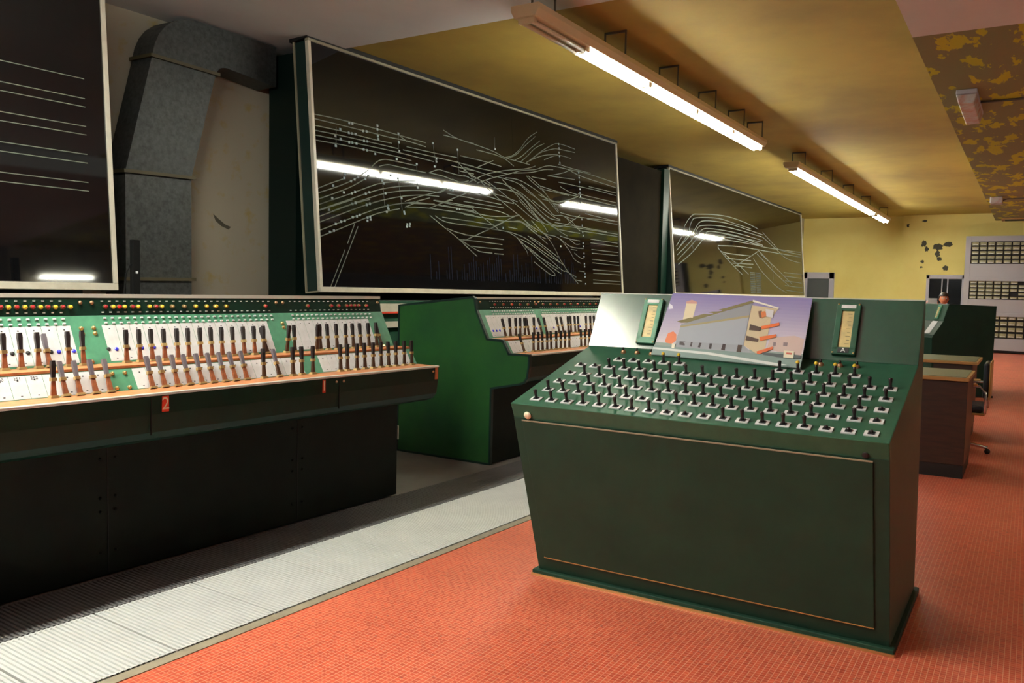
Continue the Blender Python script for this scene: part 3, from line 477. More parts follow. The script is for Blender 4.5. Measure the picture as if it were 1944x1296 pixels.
def console_body(e, x0, x1):
    MB().prism(PROF[2:14]+[(1.03,0.655),(0,0.655)], x0, x1).build('body', 'green_deep', e, bevel=0.004)
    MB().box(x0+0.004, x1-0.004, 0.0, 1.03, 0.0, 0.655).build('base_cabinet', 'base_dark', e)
    # skins: lamp strip, upper slope, ledge, lower slope, tray edge
    MB().box(x0, x1, -0.004, 0.0, 0.0, SLEN, 0, UPT).build('upper_fascia', 'green_pale', e)
    MB().box(x0, x1, -0.004, 0.0, 0.0, LLEN, 0, LOT).build('lower_fascia', 'green_pale', e)
    MB().box(x0, x1, -0.115, 0.05, 1.066, 1.078).build('ledge', 'rust', e)
    MB().box(x0, x1, -0.352, -0.172, 0.953, 0.961).build('tray', 'rust', e)
    MB().box(x0, x1, -0.381, -0.352, 0.95, 0.963).build('edge_strip', 'steel', e, bevel=0.003)
    MB().box(x0, x1, 0.186, 0.205, 1.41, 1.43).build('top_strip', 'steel', e)
    MB().box(x0, x1, 0.0, 0.01, 0.655, 0.66).build('shadow_gap', 'black', e)

A = empty('lever_console', TR(4.641, 3.848, 0, -2.6), 'long green lever console in front, white plates and brown levers, reaching the left edge', 'console')
console_body(A, -4.4, 0.0)
UPA = [-2.645,-2.571,-2.494,-2.441,-2.351,-2.279,-2.054,-1.979,-1.91,-1.837,-1.758,-1.691,-1.616,-1.543,-1.474,-1.397,-1.321,-1.248,-1.178,-1.153,-1.008,-0.943,-0.764,-0.73,-0.66,-0.582,-0.502,-0.433,-0.362,-0.284,-0.21,-0.156]
LOA = [-2.536,-2.478,-2.412,-2.337,-2.264,-2.044,-1.977,-1.903,-1.832,-1.758,-1.687,-1.614,-1.544,-1.471,-1.354,-1.242,-1.142,-1.074,-0.989,-0.76,-0.701,-0.617,-0.543,-0.468,-0.391,-0.319,-0.245,-0.163,-0.086]
UPA = [-2.72-0.0735*k for k in range(14)]+UPA; LOA = [-3.05-0.0735*k for k in range(9)]+LOA
for x in UPA:
    lean = 0.10+rnd.uniform(-0.03, 0.03); sd = 0.0; g = False
    if abs(x+2.441) < 0.003: lean, g = 0.42, True
    if abs(x+1.153) < 0.003: lean = 0.45
    if abs(x+1.008) < 0.003: lean = -0.12
    if abs(x+0.764) < 0.003: lean = -0.05
    if abs(x+0.156) < 0.003: lean = 0.45
    lever(A, x, 0.012, 1.078, lean, sd, g, x > -1.2)
for x in LOA:
    back = -2.5 < x < -1.45 or -1.3 < x < -1.2
    lever(A, x, -0.205, 0.961, (0.42 if back else 0.06)+rnd.uniform(-0.03, 0.03), 0.0, back, x > -1.45)
plates(A, -4.39, -2.275, UPT, 0.018, 0.222); plates(A, -2.115, -1.055, UPT, 0.018, 0.222); plates(A, -0.905, -0.165, UPT, 0.018, 0.222)
n0 = round((4.39-2.25)/0.0735)
nums = [str(282-n0+i-0) if i >= n0-12 else '' for i in range(n0)]
nums = ['']*n0
for k, t in ((n0-9, '248'), (n0-8, '249'), (n0-7, '250'), (n0-6, '251'), (n0-5, '252')): nums[k] = t
plates(A, -4.39, -2.25, LOT, 0.008, 0.122, nums); plates(A, -2.108, -1.02, LOT, 0.008, 0.122); plates(A, -0.878, -0.055, LOT, 0.008, 0.122)
for x, c in [[-2.588,"r"],[-2.553,"y"],[-2.515,"r"],[-2.478,"y"],[-2.442,"r"],[-2.405,"y"],[-2.369,"r"],[-2.333,"y"],[-2.296,"r"],[-2.259,"y"],[-2.075,"r"],[-2.034,"y"],[-2.0,"R"],[-1.97,"y"],[-1.924,"r"],[-1.893,"y"],[-1.825,"y"],[-1.787,"r"],[-1.752,"y"],[-1.687,"d"],[-1.612,"d"],[-1.538,"y"],[-1.466,"y"],[-1.401,"y"],[-1.331,"y"],[-1.406,"y"],[-1.331,"y"],[-1.041,"r"],[-0.697,"r"],[-0.489,"r"],[-0.421,"r"],[-0.344,"r"],[-0.305,"r"],[-0.266,"r"],[-0.226,"r"],[-0.152,"r"]]: lens(A, x, c)
pins(A, -4.3, -2.27, 0.042, ()); pins(A, -2.11, -0.98, 0.0415, ()); pins(A, -0.86, -0.1, 0.0415, ())
for x in (-2.613,-2.364,-2.291,-2.069,-1.927,-1.857,-1.788): jewel(A, x, 1.144, 'lens_blue')
for x in (-2.58,-2.509,-2.402,-2.111,-2.003): jewel(A, x, 1.146, 'ink')
for x in (-2.205,-2.145,-0.955,-0.90,-0.035): screw(A, x, 0.182, 1.385)
for x in (-2.225, -2.16, -0.94):
    for h in (0.205, 0.175): MB().dome((x, -0.004, h), 0.012, 0.014, 10, (0,-1,0), 0, UPT).build('knob', 'brass', A, True)
for x in (-2.215, -2.15): MB().dome((x, -0.004, 0.02), 0.012, 0.014, 10, (0,-1,0), 0, UPT).build('knob', 'copper', A, True)
for x in (-2.215, -2.15):
    for h in (0.10, 0.02): MB().dome((x, -0.004, h), 0.011, 0.016, 10, (0,-1,0), 0, LOT).build('knob', 'brass', A, True)
# engraved lip numbers
for x, t in ((-2.088, '2'), (-1.059, '1')):
    pl = MB().box(x-(0.018 if t == '2' else 0.011), x+(0.018 if t == '2' else 0.011), -0.379, -0.374, 0.868, 0.945).build('lip_label', 'red_print', A)
    text('lip_number', t, 0.085, Matrix.Translation((x, -0.3795, 0.906)) @ FACE, 'cream_print', pl)
MB().box(-0.04, -0.012, -0.381, -0.374, 0.87, 0.95).build('lip_tag', 'orange_print', A)
for x in (-2.163, -0.935):
    MB().box(x-0.0015, x+0.0015, -0.3785, -0.37, 0.76, 0.955).build('joint', 'black', A)
for x in (-0.96, -0.90, -0.06): screw(A, x, -0.374, 0.925, 0.009)
for xs in (-0.93, -2.17, -3.4):
    MB().box(xs-0.002, xs+0.002, -0.003, 0.0, 0.01, 0.65).build('joint', 'black', A)
    for dx in (-0.04, 0.04):
        for z in (0.12, 0.33, 0.40, 0.60): screw(A, xs+dx, 0.0, z, 0.008, 'base_dark')
MB().box(0.004, 0.014, 0.0, 0.03, 0.40, 0.50).build('hinge_strip', 'steel', A)

MB().box(-1.95, -0.95, 0.42, 0.75, 1.375, 1.415).build('top_lid', 'green_pale', A, bevel=0.004)
B = empty('lever_console', TR(5.93, 3.887, 0, -1.0), 'second green lever console with a bare green end panel, behind the switch desk', 'console')
console_body(B, 0.014, 5.2)
MB().prism(PROF, -0.012, 0.014).build('end_panel', 'green_bright', B)
m = MB()
for (a, b) in zip(PROF, PROF[1:]+PROF[:1]):
    A_, B_ = Vector((a[0], a[1])), Vector((b[0], b[1])); d = B_-A_
    if d.length < 0.01: continue
    d.normalize(); n = Vector((d.y, -d.x))
    q = [A_-d*0.006-n*0.012, B_+d*0.006-n*0.012, B_+d*0.006+n*0.006, A_-d*0.006+n*0.006]
    m.add([(-0.016, p.x, p.y) for p in q]+[(0.016, p.x, p.y) for p in q], [(0,1,2,3),(4,7,6,5),(0,4,5,1),(1,5,6,2),(2,6,7,3),(3,7,4,0)])
m.build('edge_trim', 'frame_green', B)
UPB = [0.232,0.305,0.391,0.463,0.546,0.62,0.706,0.853,0.943,1.181,1.267,1.354,1.41,1.5,1.568,1.732,1.828,1.913]
LOB = [0.2,0.343,0.426,0.5,0.576,0.654,0.742,0.822,0.904,0.987,1.224,1.301,1.392,1.449]
for x in UPB+[2.0+0.08*k for k in range(30)]: lever(B, x, 0.012, 1.078, rnd.choice((0.08, 0.08, 0.3))+rnd.uniform(-0.04, 0.04), 0, False, True)
for x in LOB+[1.55+0.08*k for k in range(34)]: lever(B, x, -0.205, 0.961, 0.42 if x < 0.25 else 0.06+rnd.uniform(-0.04, 0.04), 0, False, True)
plates(B, 0.09, 0.93, UPT, 0.018, 0.222); plates(B, 1.04, 5.1, UPT, 0.018, 0.222)
plates(B, 0.06, 5.1, LOT, 0.008, 0.122)
pins(B, 0.2, 0.95, 0.04, ()); pins(B, 1.05, 5.0, 0.04, ())
for x in (0.126,0.177,0.228,0.853,1.175,1.714): jewel(B, x, 1.135, 'lens_blue')
for i, x in enumerate([0.28+0.14*k for k in range(15)]): lens(B, x, 'R' if i == 2 else 'r')
for x in (0.06, 0.97, 1.04): screw(B, x, 0.182, 1.385)

# ------------------------------------------------------------------ switch desk (right)
RX, RY = 3.75, 1.289
def desk_frame(e, HW=0.856):
    prof = [(0.02,0.03),(-0.27,0.875),(-0.305,0.945),(0.53,1.186),(0.68,1.49),(0.71,1.49),(0.87,0.03)]
    MB().prism(prof, -HW, HW, 'y').build('body', 'green_desk', e, bevel=0.004)
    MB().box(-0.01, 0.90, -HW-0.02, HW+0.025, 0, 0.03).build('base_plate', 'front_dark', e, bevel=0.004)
    MB().box(-0.016, -0.008, -HW-0.022, HW+0.027, 0.0, 0.012).build('base_edge', 'brass', e)
    d = Vector((-0.29, 0, 0.845)).normalized(); 
    FT = Matrix.Translation((0.02, 0, 0.03)) @ Matrix.Rotation(math.atan2(-0.29, 0.845), 4, 'Y')
    FL = math.hypot(0.29, 0.845)
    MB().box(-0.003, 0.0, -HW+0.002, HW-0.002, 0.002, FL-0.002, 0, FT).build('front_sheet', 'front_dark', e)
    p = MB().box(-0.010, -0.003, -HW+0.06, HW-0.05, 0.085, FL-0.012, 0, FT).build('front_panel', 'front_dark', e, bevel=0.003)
    MB().box(-0.0115, -0.008, -HW+0.06, HW-0.05, FL-0.014, FL-0.008, 0, FT).build('panel_edge', 'trim_line', p)
    MB().box(-0.0115, -0.008, -HW+0.06, HW-0.05, 0.082, 0.087, 0, FT).build('panel_edge', 'wood_light', p)
    MB().box(0.04, 0.53, -HW-0.003, -HW+0.0, 0.0, 0.001).build('side_mark', 'green', e)
    top = MB().box(0.676, 0.712, -HW, HW, 1.488, 1.494).build('top_edge', 'steel', e)
    return FT, FL
R = empty('switch_desk', TR(RX, RY, 0), 'sloping dark green switch desk covered in small black toggle switches', 'desk')
FT, FL = desk_frame(R)
Sa, Sb, Sc = Vector((-0.305, 0, 0.945)), Vector((0.53, 0, 1.186)), Vector((0.68, 0, 1.49))
SLT = Matrix.Translation(Sa) @ Matrix.Rotation(-math.atan2(0.241, 0.835), 4, 'Y')            # local x up the slope
PNT = Matrix.Translation(Sb) @ Matrix.Rotation(math.atan2(0.15, 0.304), 4, 'Y')              # local z up the meter panel
MB().box(-0.003, 0.0, -0.854, 0.854, 0.004, 0.336, 0, PNT).build('meter_panel', 'green_gloss', R)
MB().dome((-0.008, 2.058-RY, FL+0.018), 0.02, 0.012, 14, (-1,0,0), 0, FT).build('lock_knob', 'cream_print', R, True)
MB().dome((-0.004, 0.521-RY, FL+0.01), 0.014, 0.003, 12, (-1,0,0), 0, FT).build('lock_hole', 'black', R, True)
sw_plate = MB().box(-0.022, 0.022, -0.027, 0.027, 0, 0.005).box(-0.013, 0.013, -0.013, 0.013, 0.005, 0.008, 1).mesh('switch', ['white_plate', 'ink'])
stick = MB().tube([(0,0,0.006),(0,0,0.024),(0,0,0.05),(0,0,0.054)], [0.0095,0.0065,0.0095,0.006], 10).mesh('toggle', 'grip', True)
stub = MB().tube([(0,0,0.006),(0,0,0.016),(0,0,0.02)], [0.009,0.008,0.004], 10).mesh('toggle_stub', 'grip', True)
stick_y = MB().tube([(0,0,0.006),(0,0,0.024),(0,0,0.05)], [0.0095,0.0065,0.008], 10).dome((0,0,0.05), 0.010, 0.012, 10, (0,0,1), 1).mesh('toggle', ['grip','lens_yellow'], True)
def ycol(k, dy=0.0): return 2.040-k*0.0851+dy
short = {0: {8,9,10,16,17,18}, 1: {6,16,18}, 2: {0,1,18}, 3: {0}, 4: {0,1}}
rows_t = [0.070, 0.194, 0.312, 0.432, 0.556]
for rI, t in enumerate(rows_t):
    for k in range(19):
        tt = t+(0.006 if k < 6 else -0.004)
        o = link('switch', sw_plate, R, SLT @ Matrix.Translation((tt, ycol(k)-RY, 0.0)))
        tw = Matrix.Rotation(rnd.uniform(-0.12, 0.12), 4, 'Y')
        if k in short.get(rI, ()): link('toggle_stub', stub, o)
        else: link('toggle', stick, o, tw)
for k in (2,3,4,5,6,12,13,14,15,16):
    o = link('switch', sw_plate, R, SLT @ Matrix.Translation((0.682, ycol(k)-RY, 0)))
    if k < 5: link('toggle_stub', stub, o)
    else: link('toggle', stick_y if k in (5,6,13,14,15,16) else stick, o)
for y in (1.896,1.815,1.731,0.854,0.765,0.689):
    MB().dome((0.80, y-RY, 0.0), 0.016, 0.018, 10, (0,0,1), 0, SLT).tube([(0.80,y-RY,0.015),(0.80,y-RY,0.03)], 0.006, 8, 1, SLT).build('terminal_knob', ['copper','grip'], R, True)
def meter(par, yc, letter=None, simple=False):
    T = PNT @ Matrix.Translation((0, yc, 0))
    MB().box(-0.018, 0, -0.055, 0.055, 0.028, 0.302, 0, T).build('meter_case', 'green_desk', par, bevel=0.004)
    f = MB(); f.box(-0.028, -0.016, -0.055, -0.028, 0.05, 0.28, 0, T); f.box(-0.028, -0.016, 0.028, 0.055, 0.05, 0.28, 0, T); f.box(-0.028, -0.016, -0.055, 0.055, 0.262, 0.302, 0, T); f.box(-0.028, -0.016, -0.055, 0.055, 0.028, 0.066, 0, T)
    f.build('meter_frame', 'green_pale' if letter is None and not simple else 'green_desk', par, bevel=0.003)
    MB().box(-0.020, -0.017, -0.028, 0.028, 0.066, 0.262, 0, T).build('meter_face', 'meter_face', par)
    MB().box(-0.0305, -0.028, -0.034, 0.034, 0.274, 0.292, 0, T).build('name_strip', 'white_plate', par)
    m = MB()
    for k in range(9): m.box(-0.0205, -0.0198, -0.02, -0.006 if k % 2 else 0.0, 0.085+k*0.02, 0.087+k*0.02, 0, T)
    m.build('scale', 'ink', par)
    for a in (-0.048, 0.048):
        for z in (0.036, 0.296): MB().dome((-0.028, a, z), 0.005, 0.003, 8, (-1,0,0), 0, T).build('screw', 'brass', par, True)
    if letter:
        lp = MB().box(-0.031, -0.028, -0.026, 0.026, 0.034, 0.060, 0, T).build('letter_plate', 'ink', par)
        text('letter', letter, 0.034, T @ Matrix.Translation((-0.0315, 0, 0.047)) @ Matrix.Rotation(math.radians(-90), 4, 'Z') @ FACE, 'white_plate', lp)
meter(R, 1.797-RY); meter(R, 0.766-RY, 'A')

# poster standing on the desk
PR = {"tower":[[0.129,0.855],[0.208,0.862],[0.212,0.603],[0.144,0.582]],"towercap":[[0.124,0.866],[0.163,0.901],[0.209,0.868],[0.209,0.842],[0.132,0.838]],"roof":[[0.105,0.544],[0.603,0.931],[0.614,0.895],[0.185,0.536],[0.141,0.525]],"upper":[[0.144,0.504],[0.605,0.883],[0.605,0.694],[0.143,0.468]],"ledge":[[0.14,0.476],[0.605,0.702],[0.608,0.664],[0.148,0.449]],"wall":[[0.145,0.452],[0.606,0.667],[0.616,0.253],[0.144,0.234]],"ground":[[0.148,0.237],[0.616,0.255],[0.686,0.147],[0.159,0.143]],"col1":[[0.174,0.237],[0.215,0.238],[0.218,0.177],[0.178,0.185]],"col2":[[0.255,0.239],[0.267,0.241],[0.27,0.17],[0.256,0.174]],"col3":[[0.316,0.238],[0.331,0.238],[0.33,0.165],[0.314,0.169]],"col4":[[0.387,0.24],[0.405,0.242],[0.409,0.158],[0.391,0.162]],"col5":[[0.477,0.248],[0.498,0.248],[0.503,0.155],[0.476,0.16]],"col6":[[0.58,0.251],[0.608,0.252],[0.61,0.137],[0.582,0.146]],"facade":[[0.605,0.855],[0.789,0.817],[0.756,0.666],[0.761,0.223],[0.71,0.15],[0.618,0.253]],"fascia":[[0.604,0.936],[0.795,0.832],[0.791,0.812],[0.605,0.908]],"dark1":[[0.626,0.565],[0.707,0.527],[0.704,0.472],[0.628,0.479]],"dark2":[[0.621,0.393],[0.706,0.357],[0.703,0.315],[0.622,0.327]],"dark3":[[0.659,0.764],[0.682,0.78],[0.702,0.66],[0.676,0.671]],"or1":[[0.702,0.543],[0.816,0.615],[0.821,0.57],[0.713,0.499]],"or2":[[0.707,0.386],[0.811,0.443],[0.815,0.4],[0.72,0.33]],"or3":[[0.71,0.175],[0.806,0.264],[0.81,0.226],[0.724,0.132]],"or4":[[0.679,0.755],[0.705,0.771],[0.729,0.701],[0.694,0.67]],"win":[[0.706,0.803],[0.763,0.788],[0.767,0.678],[0.723,0.689]],"tree":[[0.066,0.224],[0.069,0.348],[0.103,0.386],[0.132,0.342],[0.146,0.25],[0.126,0.191],[0.079,0.199]],"house":[[0.776,0.391],[0.929,0.441],[0.994,0.402],[0.991,0.174],[0.77,0.221]],"hw1":[[0.804,0.33],[0.821,0.332],[0.824,0.281],[0.806,0.279]],"hw2":[[0.868,0.338],[0.895,0.339],[0.896,0.288],[0.87,0.287]],"hedge":[[0.749,0.17],[0.993,0.171],[0.992,0.125],[0.761,0.119]],"road":[[-0.023,0.149],[0.159,0.143],[0.686,0.147],[1.001,0.098],[1.0,-0.0],[-0.0,0.0]],"line":[[-0.002,0.112],[0.391,0.108],[0.917,0.029],[0.856,-0.002],[0.396,0.07],[-0.0,0.083]],"sign":[[0.883,0.219],[0.947,0.221],[0.948,0.119],[0.887,0.123]],"signred":[[0.9,0.196],[0.935,0.195],[0.935,0.17],[0.9,0.17]],"post":[[0.125,0.194],[0.15,0.191],[0.153,0.118],[0.133,0.122]],"cloud":[[-0.001,0.829],[0.027,0.803],[0.045,0.747],[0.011,0.73]]}
e = empty('poster', TR(RX, RY, 0), 'photo poster of a long grey building, leaning on the switch desk', 'poster')
def sl(t, y): return SLT @ Vector((t, y-RY, 0.008))
BLc, BRc = sl(0.775, 1.722), sl(0.715, 0.930)
TLc = PNT @ Vector((-0.034, 1.692-RY, 0.334)); TRc = PNT @ Vector((-0.034, 0.944-RY, 0.322))
def bil(s, t): return (BLc*(1-s)+BRc*s)*(1-t)+(TLc*(1-s)+TRc*s)*t
nrm = (BRc-BLc).cross(TLc-BLc).normalized()
if nrm.x > 0: nrm = -nrm
q = [bil(0,0), bil(1,0), bil(1,1), bil(0,1)]
MB().add([p-nrm*0.0 for p in q]+[p-nrm*0.006 for p in q], [(0,1,2,3),(4,7,6,5),(0,4,5,1),(1,5,6,2),(2,6,7,3),(3,7,4,0)]).build('board', 'white_plate', e)
def pcol(name, c): 
    M['print_'+name] = mat('print_'+name, c, 0.22); return 'print_'+name
def sheet(name, pts, c, lay):
    P = []
    n = len(pts)
    P = [bil(min(max(s,0),1), min(max(t,0),1))+nrm*(0.0004+0.00025*lay) for s, t in pts]
    k = 'print_'+name if 'print_'+name in M else pcol(name, c)
    MB().add(P, [tuple(range(n))]).build('print_area', k, e)
for i in range(16):
    t0 = 0.2+i*0.05; t1 = t0+0.0502; f = i/15
    sheet('sky%d' % i, [(0,t0),(1,t0),(1,t1),(0,t1)], srgb(216-76*f, 208-76*f, 216-34*f), 0)
sheet('apron', [(0,0),(1,0),(1,0.2),(0,0.2)], srgb(150, 164, 158), 0)
pc = {'cloud':(226,226,240),'tower':(226,214,184),'towercap':(206,160,150),'house':(206,184,178),'hw1':(150,136,140),'hw2':(150,136,140),'tree':(232,140,104),'facade':(206,190,160),'upper':(150,154,160),'roof':(134,126,92),'ledge':(170,158,122),'wall':(168,174,184),'ground':(160,164,172),
 'col1':(92,88,90),'col2':(80,74,76),'col3':(80,74,76),'col4':(80,74,76),'col5':(80,70,72),'col6':(88,76,70),'fascia':(236,230,216),'dark1':(92,80,76),'dark2':(92,80,76),'dark3':(130,104,90),'or1':(226,120,74),'or2':(226,124,80),'or3':(220,120,84),'or4':(222,136,92),'win':(214,210,214),'hedge':(96,104,106),'road':(136,156,152),'line':(216,220,218),'sign':(228,220,196),'signred':(200,110,96),'post':(236,230,214)}
for i, (k, c) in enumerate(pc.items()): sheet(k, PR[k], srgb(*c), 1+i*0.6)

# the other desk of this kind, far back
F = empty('switch_desk', TR(14.98, 1.70, 0, -60), 'dark green desk far back, seen from its plain end', 'desk')
MB().prism([(0.02,0.03),(0.0,0.90),(0.02,0.945),(0.16,1.16),(0.235,1.425),(0.95,1.41),(0.93,0.03)], -0.856, 0.856, 'y').build('body', 'green_deep', F, bevel=0.006)
MB().box(0.0, 0.96, -0.87, 0.87, 0, 0.03).build('base_plate', 'black', F)
PT2 = Matrix.Translation((0.16, 0, 1.16)) @ Matrix.Rotation(math.atan2(0.075, 0.265), 4, 'Y')
MB().box(-0.004, 0, -0.85, 0.85, 0.005, 0.27, 0, PT2).build('meter_panel', 'green', F)
for y in (-0.62, 0.3):
    MB().box(-0.02, -0.004, y-0.055, y+0.055, 0.03, 0.25, 0, PT2).build('meter_frame', 'green_pale', F, bevel=0.003)
    MB().box(-0.023, -0.019, y-0.028, y+0.028, 0.05, 0.22, 0, PT2).build('meter_face', 'meter_face', F)
MB().box(-0.004, 0.0, -0.70, -0.52, 0.02, 0.25, 0, Matrix.Translation((0.02, 0, 0.945)) @ Matrix.Rotation(math.atan2(0.14, 0.215), 4, 'Y')).build('notice_card', 'rack', F)

# ------------------------------------------------------------------ wooden desks and chair
def table(label, x0, x1, y0, y1, z, ped):
    e = empty('wooden_desk', TR(x0, y0, 0), label, 'desk'); dx, dy = x1-x0, y1-y0
    MB().box(0.0, dx, 0.0, dy, z-0.035, z-0.004).build('top_edge', 'wood_light', e, bevel=0.004)
    MB().box(0.025, dx-0.025, 0.025, dy-0.025, z-0.004, z).build('top', 'desk_top', e)
    for a, b in ped:
        p = MB().box(0.03, dx-0.03, a, b, 0.11, z-0.035).build('pedestal', 'wood', e, bevel=0.004)
        MB().box(0.035, dx-0.035, a+0.005, b-0.005, 0, 0.11).build('plinth', 'black', e)
        for k in range(3):
            d = MB().box(dx-0.03, dx-0.012, a+0.02, b-0.02, 0.15+k*0.21, 0.34+k*0.21).build('drawer', 'wood', e, bevel=0.003)
            MB().box(dx-0.012, dx+0.004, (a+b)/2-0.05, (a+b)/2+0.05, 0.25+k*0.21, 0.262+k*0.21).build('drawer_handle', 'steel', d)
    return e
table('wooden desk with a grey top right behind the switch desk', 7.82, 8.72, 0.405, 2.0, 0.855, [(0.01, 0.42), (1.2, 1.58)])
table('second wooden desk with a grey top, behind the chair', 9.9, 10.85, 0.44, 2.0, 0.855, [(0.05, 0.42), (1.15, 1.5)])
e = empty('office_chair', TR(9.3, 0.575, 0, 180), 'chrome armchair with dark seat and wooden edges between the two wooden desks', 'chair')
MB().box(-0.24, 0.24, -0.24, 0.24, 0.42, 0.49).build('seat', 'seat_dark', e, bevel=0.03)
MB().box(-0.25, 0.25, -0.25, 0.25, 0.40, 0.42).build('seat_rim', 'wood_light', e, bevel=0.005)
MB().box(-0.23, 0.23, 0.22, 0.27, 0.56, 0.90).build('backrest', 'seat_dark', e, bevel=0.02)
MB().box(-0.24, 0.24, 0.27, 0.285, 0.55, 0.91).build('back_shell', 'wood_light', e, bevel=0.01)
for s in (-1, 1):
    MB().tube([(s*0.27,-0.22,0.42),(s*0.27,-0.22,0.66),(s*0.27,-0.18,0.68),(s*0.27,0.2,0.68),(s*0.27,0.25,0.62),(s*0.27,0.25,0.42)], 0.012).build('arm', 'chrome', e, True)
    MB().box(s*0.27-0.02, s*0.27+0.02, -0.2, 0.18, 0.685, 0.705).build('arm_pad', 'wood_light', e, bevel=0.006)
MB().tube([(0,0,0.1),(0,0,0.42)], 0.028).build('column', 'chrome', e, True)
for k in range(5):
    a = k*2*math.pi/5+0.3
    l = MB().tube([(0,0,0.11),(0.28*math.cos(a),0.28*math.sin(a),0.06)], [0.022,0.014]).build('leg', 'chrome', e, True)
    MB().tube([(0.28*math.cos(a)-0.012,0.28*math.sin(a),0.026),(0.28*math.cos(a)+0.012,0.28*math.sin(a),0.026)], 0.026, 12).build('caster', 'black', l, True)

# ------------------------------------------------------------------ relay rack
K = empty('relay_rack', TR(27.35, 1.70, 0), 'tall grey relay rack with rows of small glass relays at the right', 'rack')
W = 3.2
MB().box(0.05, 0.6, -W, 0, 0.02, 3.3).build('back', 'rack_dark', K)
for y in (0.0, -W): MB().box(0, 0.62, y-0.14 if y == 0 else y, y if y == 0 else y+0.14, 0.0, 3.32).build('upright', 'rack', K, bevel=0.005)
for z0, z1 in ((3.16,3.32),(2.06,2.53),(1.10,1.52),(0.08,0.42)):
    MB().box(0.0, 0.6, -W+0.14, -0.14, z0, z1).build('cross_panel', 'rack', K, bevel=0.004)
for z in (2.44, 1.44): MB().box(-0.06, 0.0, -W+0.14, -0.14, z-0.40, z-0.30).build('sill', 'rack', K, bevel=0.004)
rel = MB().box(-0.02, 0.1, -0.083, 0.083, -0.04, 0.04).box(-0.024, -0.02, -0.06, 0.06, -0.03, -0.012, 1).mesh('relay', ['relay', 'white_plate'])
for (za, zb, nr) in ((2.53,3.16,5),(1.52,2.06,5),(0.42,1.10,4)):
    for r_ in range(nr):
        for c in range(14):
            if rnd.random() < 0.03: continue
            link('relay', rel, K, Matrix.Translation((0.02, -0.25-c*0.2, za+(r_+0.5)*(zb-za)/nr)) @ Matrix.Scale((zb-za)/nr/0.125, 4, (0, 0, 1)))

# ------------------------------------------------------------------ fittings on the soffit
e = empty('emergency_light', TR(10.1, 0.70, 3.72), 'box-shaped emergency light with a stained lens under the peeling soffit', 'lamp')
MB().box(0, 1.25, -0.10, 0.10, -0.05, 0).build('housing', 'rack', e, bevel=0.008)
MB().prism([(-0.10,-0.05),(0.10,-0.05),(0.07,-0.15),(-0.07,-0.15)], 0.01, 1.24).build('lens', 'lamp_lens', e, bevel=0.01)
tag(MB().tube([(10.75,0.6,3.70),(10.75,0.3,3.70),(10.75,-5.15,3.70)], 0.014).build('conduit', 'fixture_dark', None, True), 'dark cable conduit running right from the emergency light', 'conduit')
e = empty('junction_box', TR(20.9, 0.76, 3.715), 'small rusty junction box under the peeling soffit near its far end', 'box')
MB().box(-0.2, 0.2, -0.12, 0.12, -0.14, 0).build('box_body', 'lamp_lens', e, bevel=0.02)
MB().tube([(0,-0.12,-0.07),(0,-0.2,-0.04),(0,-5.8,-0.02)], 0.014).build('conduit', 'fixture_dark', e, True)
e = empty('soffit_vent', TR(26.6, 0.62, 3.72), 'dark slotted vent at the far end of the soffit', 'vent')
MB().box(-0.3, 0.38, -2.6, 0.2, -0.03, 0).build('vent_frame', 'wood_light', e)
MB().box(-0.22, 0.3, -2.5, 0.12, -0.034, -0.03).build('vent_slot', 'black', e)

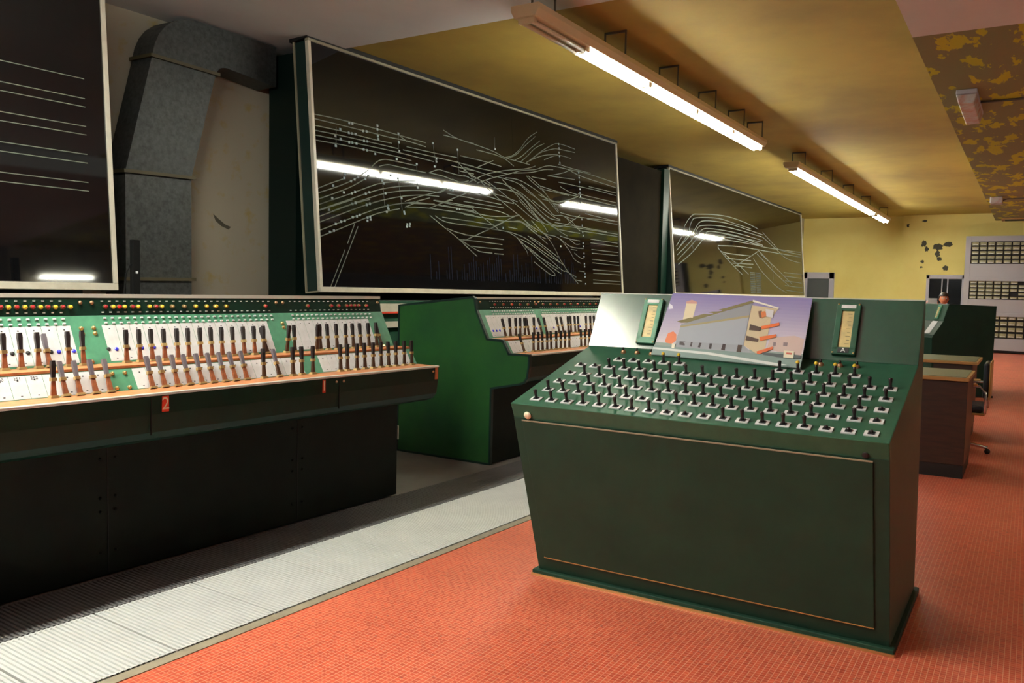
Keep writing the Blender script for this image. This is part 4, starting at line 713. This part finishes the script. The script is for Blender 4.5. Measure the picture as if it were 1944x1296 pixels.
# ------------------------------------------------------------------ person by the far door
def person(mw):
    e = empty('person', mw, 'person far back at the doorway, dark hair, holding up a white phone', 'person')
    V = [(0,0,0.82),(0,0,1.02),(0,0.0,1.22),(0,0.01,1.34),(0,0.0,1.40),
         (0.09,0,0.78),(0.10,-0.01,0.42),(0.10,0.03,0.06),(0.10,-0.10,0.03),
         (-0.09,0,0.78),(-0.10,-0.01,0.42),(-0.10,0.03,0.06),(-0.10,-0.10,0.03),
         (0.17,0.0,1.28),(0.16,-0.20,1.10),(-0.13,-0.27,1.36),(-0.17,0.0,1.28),(-0.32,-0.10,1.10),(-0.31,-0.26,1.36)]
    E = [(0,1),(1,2),(2,3),(3,4),(0,5),(5,6),(6,7),(7,8),(0,9),(9,10),(10,11),(11,12),(2,13),(13,14),(14,15),(2,16),(16,17),(17,18)]
    rad = [0.13,0.12,0.13,0.06,0.05,0.085,0.055,0.04,0.035,0.085,0.055,0.04,0.035,0.055,0.042,0.028,0.055,0.042,0.028]
    me = bpy.data.meshes.new('body'); me.from_pydata(V, E, []); me.materials.append(M['shirt'])
    o = link('body', me, e); o.modifiers.new('skin', 'SKIN'); sd = me.skin_vertices[0].data
    for i, r in enumerate(rad): sd[i].radius = (r*1.15, r*0.8)
    sd[0].use_root = True
    s = o.modifiers.new('sub', 'SUBSURF'); s.levels = 1; s.render_levels = 2
    bm = bmesh.new(); bmesh.ops.create_uvsphere(bm, u_segments=20, v_segments=14, radius=1)
    for v in bm.verts:
        x, y, z = v.co; k = 0.075*(1-0.22*max(0, -z)); v.co = Vector((x*k, y*0.09, z*0.108))
        if y < -0.8 and -0.35 < z < 0.1 and abs(x) < 0.3: v.co.y -= 0.016
        if y < -0.7 and 0.05 < z < 0.3 and 0.2 < abs(x) < 0.55: v.co.y += 0.007
        if abs(x) > 0.93 and abs(z) < 0.3: v.co.x *= 1.12
    hm = bpy.data.meshes.new('head'); bm.to_mesh(hm); bm.free(); hm.materials.append(M['skin']); hm.polygons.foreach_set('use_smooth', [True]*len(hm.polygons))
    link('head', hm, e, Matrix.Translation((0.0, -0.02, 1.50)))
    bm = bmesh.new(); bmesh.ops.create_uvsphere(bm, u_segments=20, v_segments=14, radius=1)
    bmesh.ops.delete(bm, geom=[v for v in bm.verts if v.co.z < -0.1 and v.co.y < 0.15 or (v.co.y < -0.35 and v.co.z < 0.38) or v.co.z < -0.75], context='VERTS')
    for v in bm.verts: v.co = Vector((v.co.x*0.092, v.co.y*0.106, v.co.z*0.126))
    hm = bpy.data.meshes.new('hair'); bm.to_mesh(hm); bm.free(); hm.materials.append(M['hair'])
    h = link('hair', hm, e, Matrix.Translation((0.0, -0.01, 1.503))); s = h.modifiers.new('s', 'SOLIDIFY'); s.thickness = 0.012
    for sx in (-1, 1): MB().dome((sx*0.028, -0.105, 1.515), 0.010, 0.006, 8).build('eye', 'phone', e, True)
    MB().box(-0.022, 0.022, -0.108, -0.10, 1.445, 1.452).build('mouth', 'lens_red', e)
    for sx, (hx, hy, hz) in ((1, (-0.13,-0.27,1.36)), (-1, (-0.31,-0.26,1.36))):
        h = MB().frustum((0.014,0.035),(0.012,0.04), 0, 0.08, 0, Matrix.Translation((hx, hy, hz-0.02)))
        hd = h.build('hand', 'skin', e, bevel=0.008)
        for k in range(4): MB().tube([(hx, hy-0.036+k*0.022, hz+0.05), (hx-sx*0.01, hy-0.036+k*0.022, hz+0.09+0.008*(k in (1,2))), (hx-sx*0.04, hy-0.036+k*0.022, hz+0.10)], 0.008, 6).build('finger', 'skin', hd, True)
        MB().tube([(hx, hy-0.035, hz+0.0), (hx-sx*0.02, hy-0.06, hz+0.04), (hx-sx*0.04, hy-0.06, hz+0.06)], 0.009, 6).build('thumb', 'skin', hd, True)
    return e
p = person(TR(17.0, 1.36, 0, -78))
t = MB().box(-0.008, 0.008, -0.075, 0.075, 0, 0.10).build('phone', 'phone', None, bevel=0.004, mw=TR(16.60, 1.505, 1.41, 12))
tag(t, 'white phone held up in front of the person far back', 'phone')
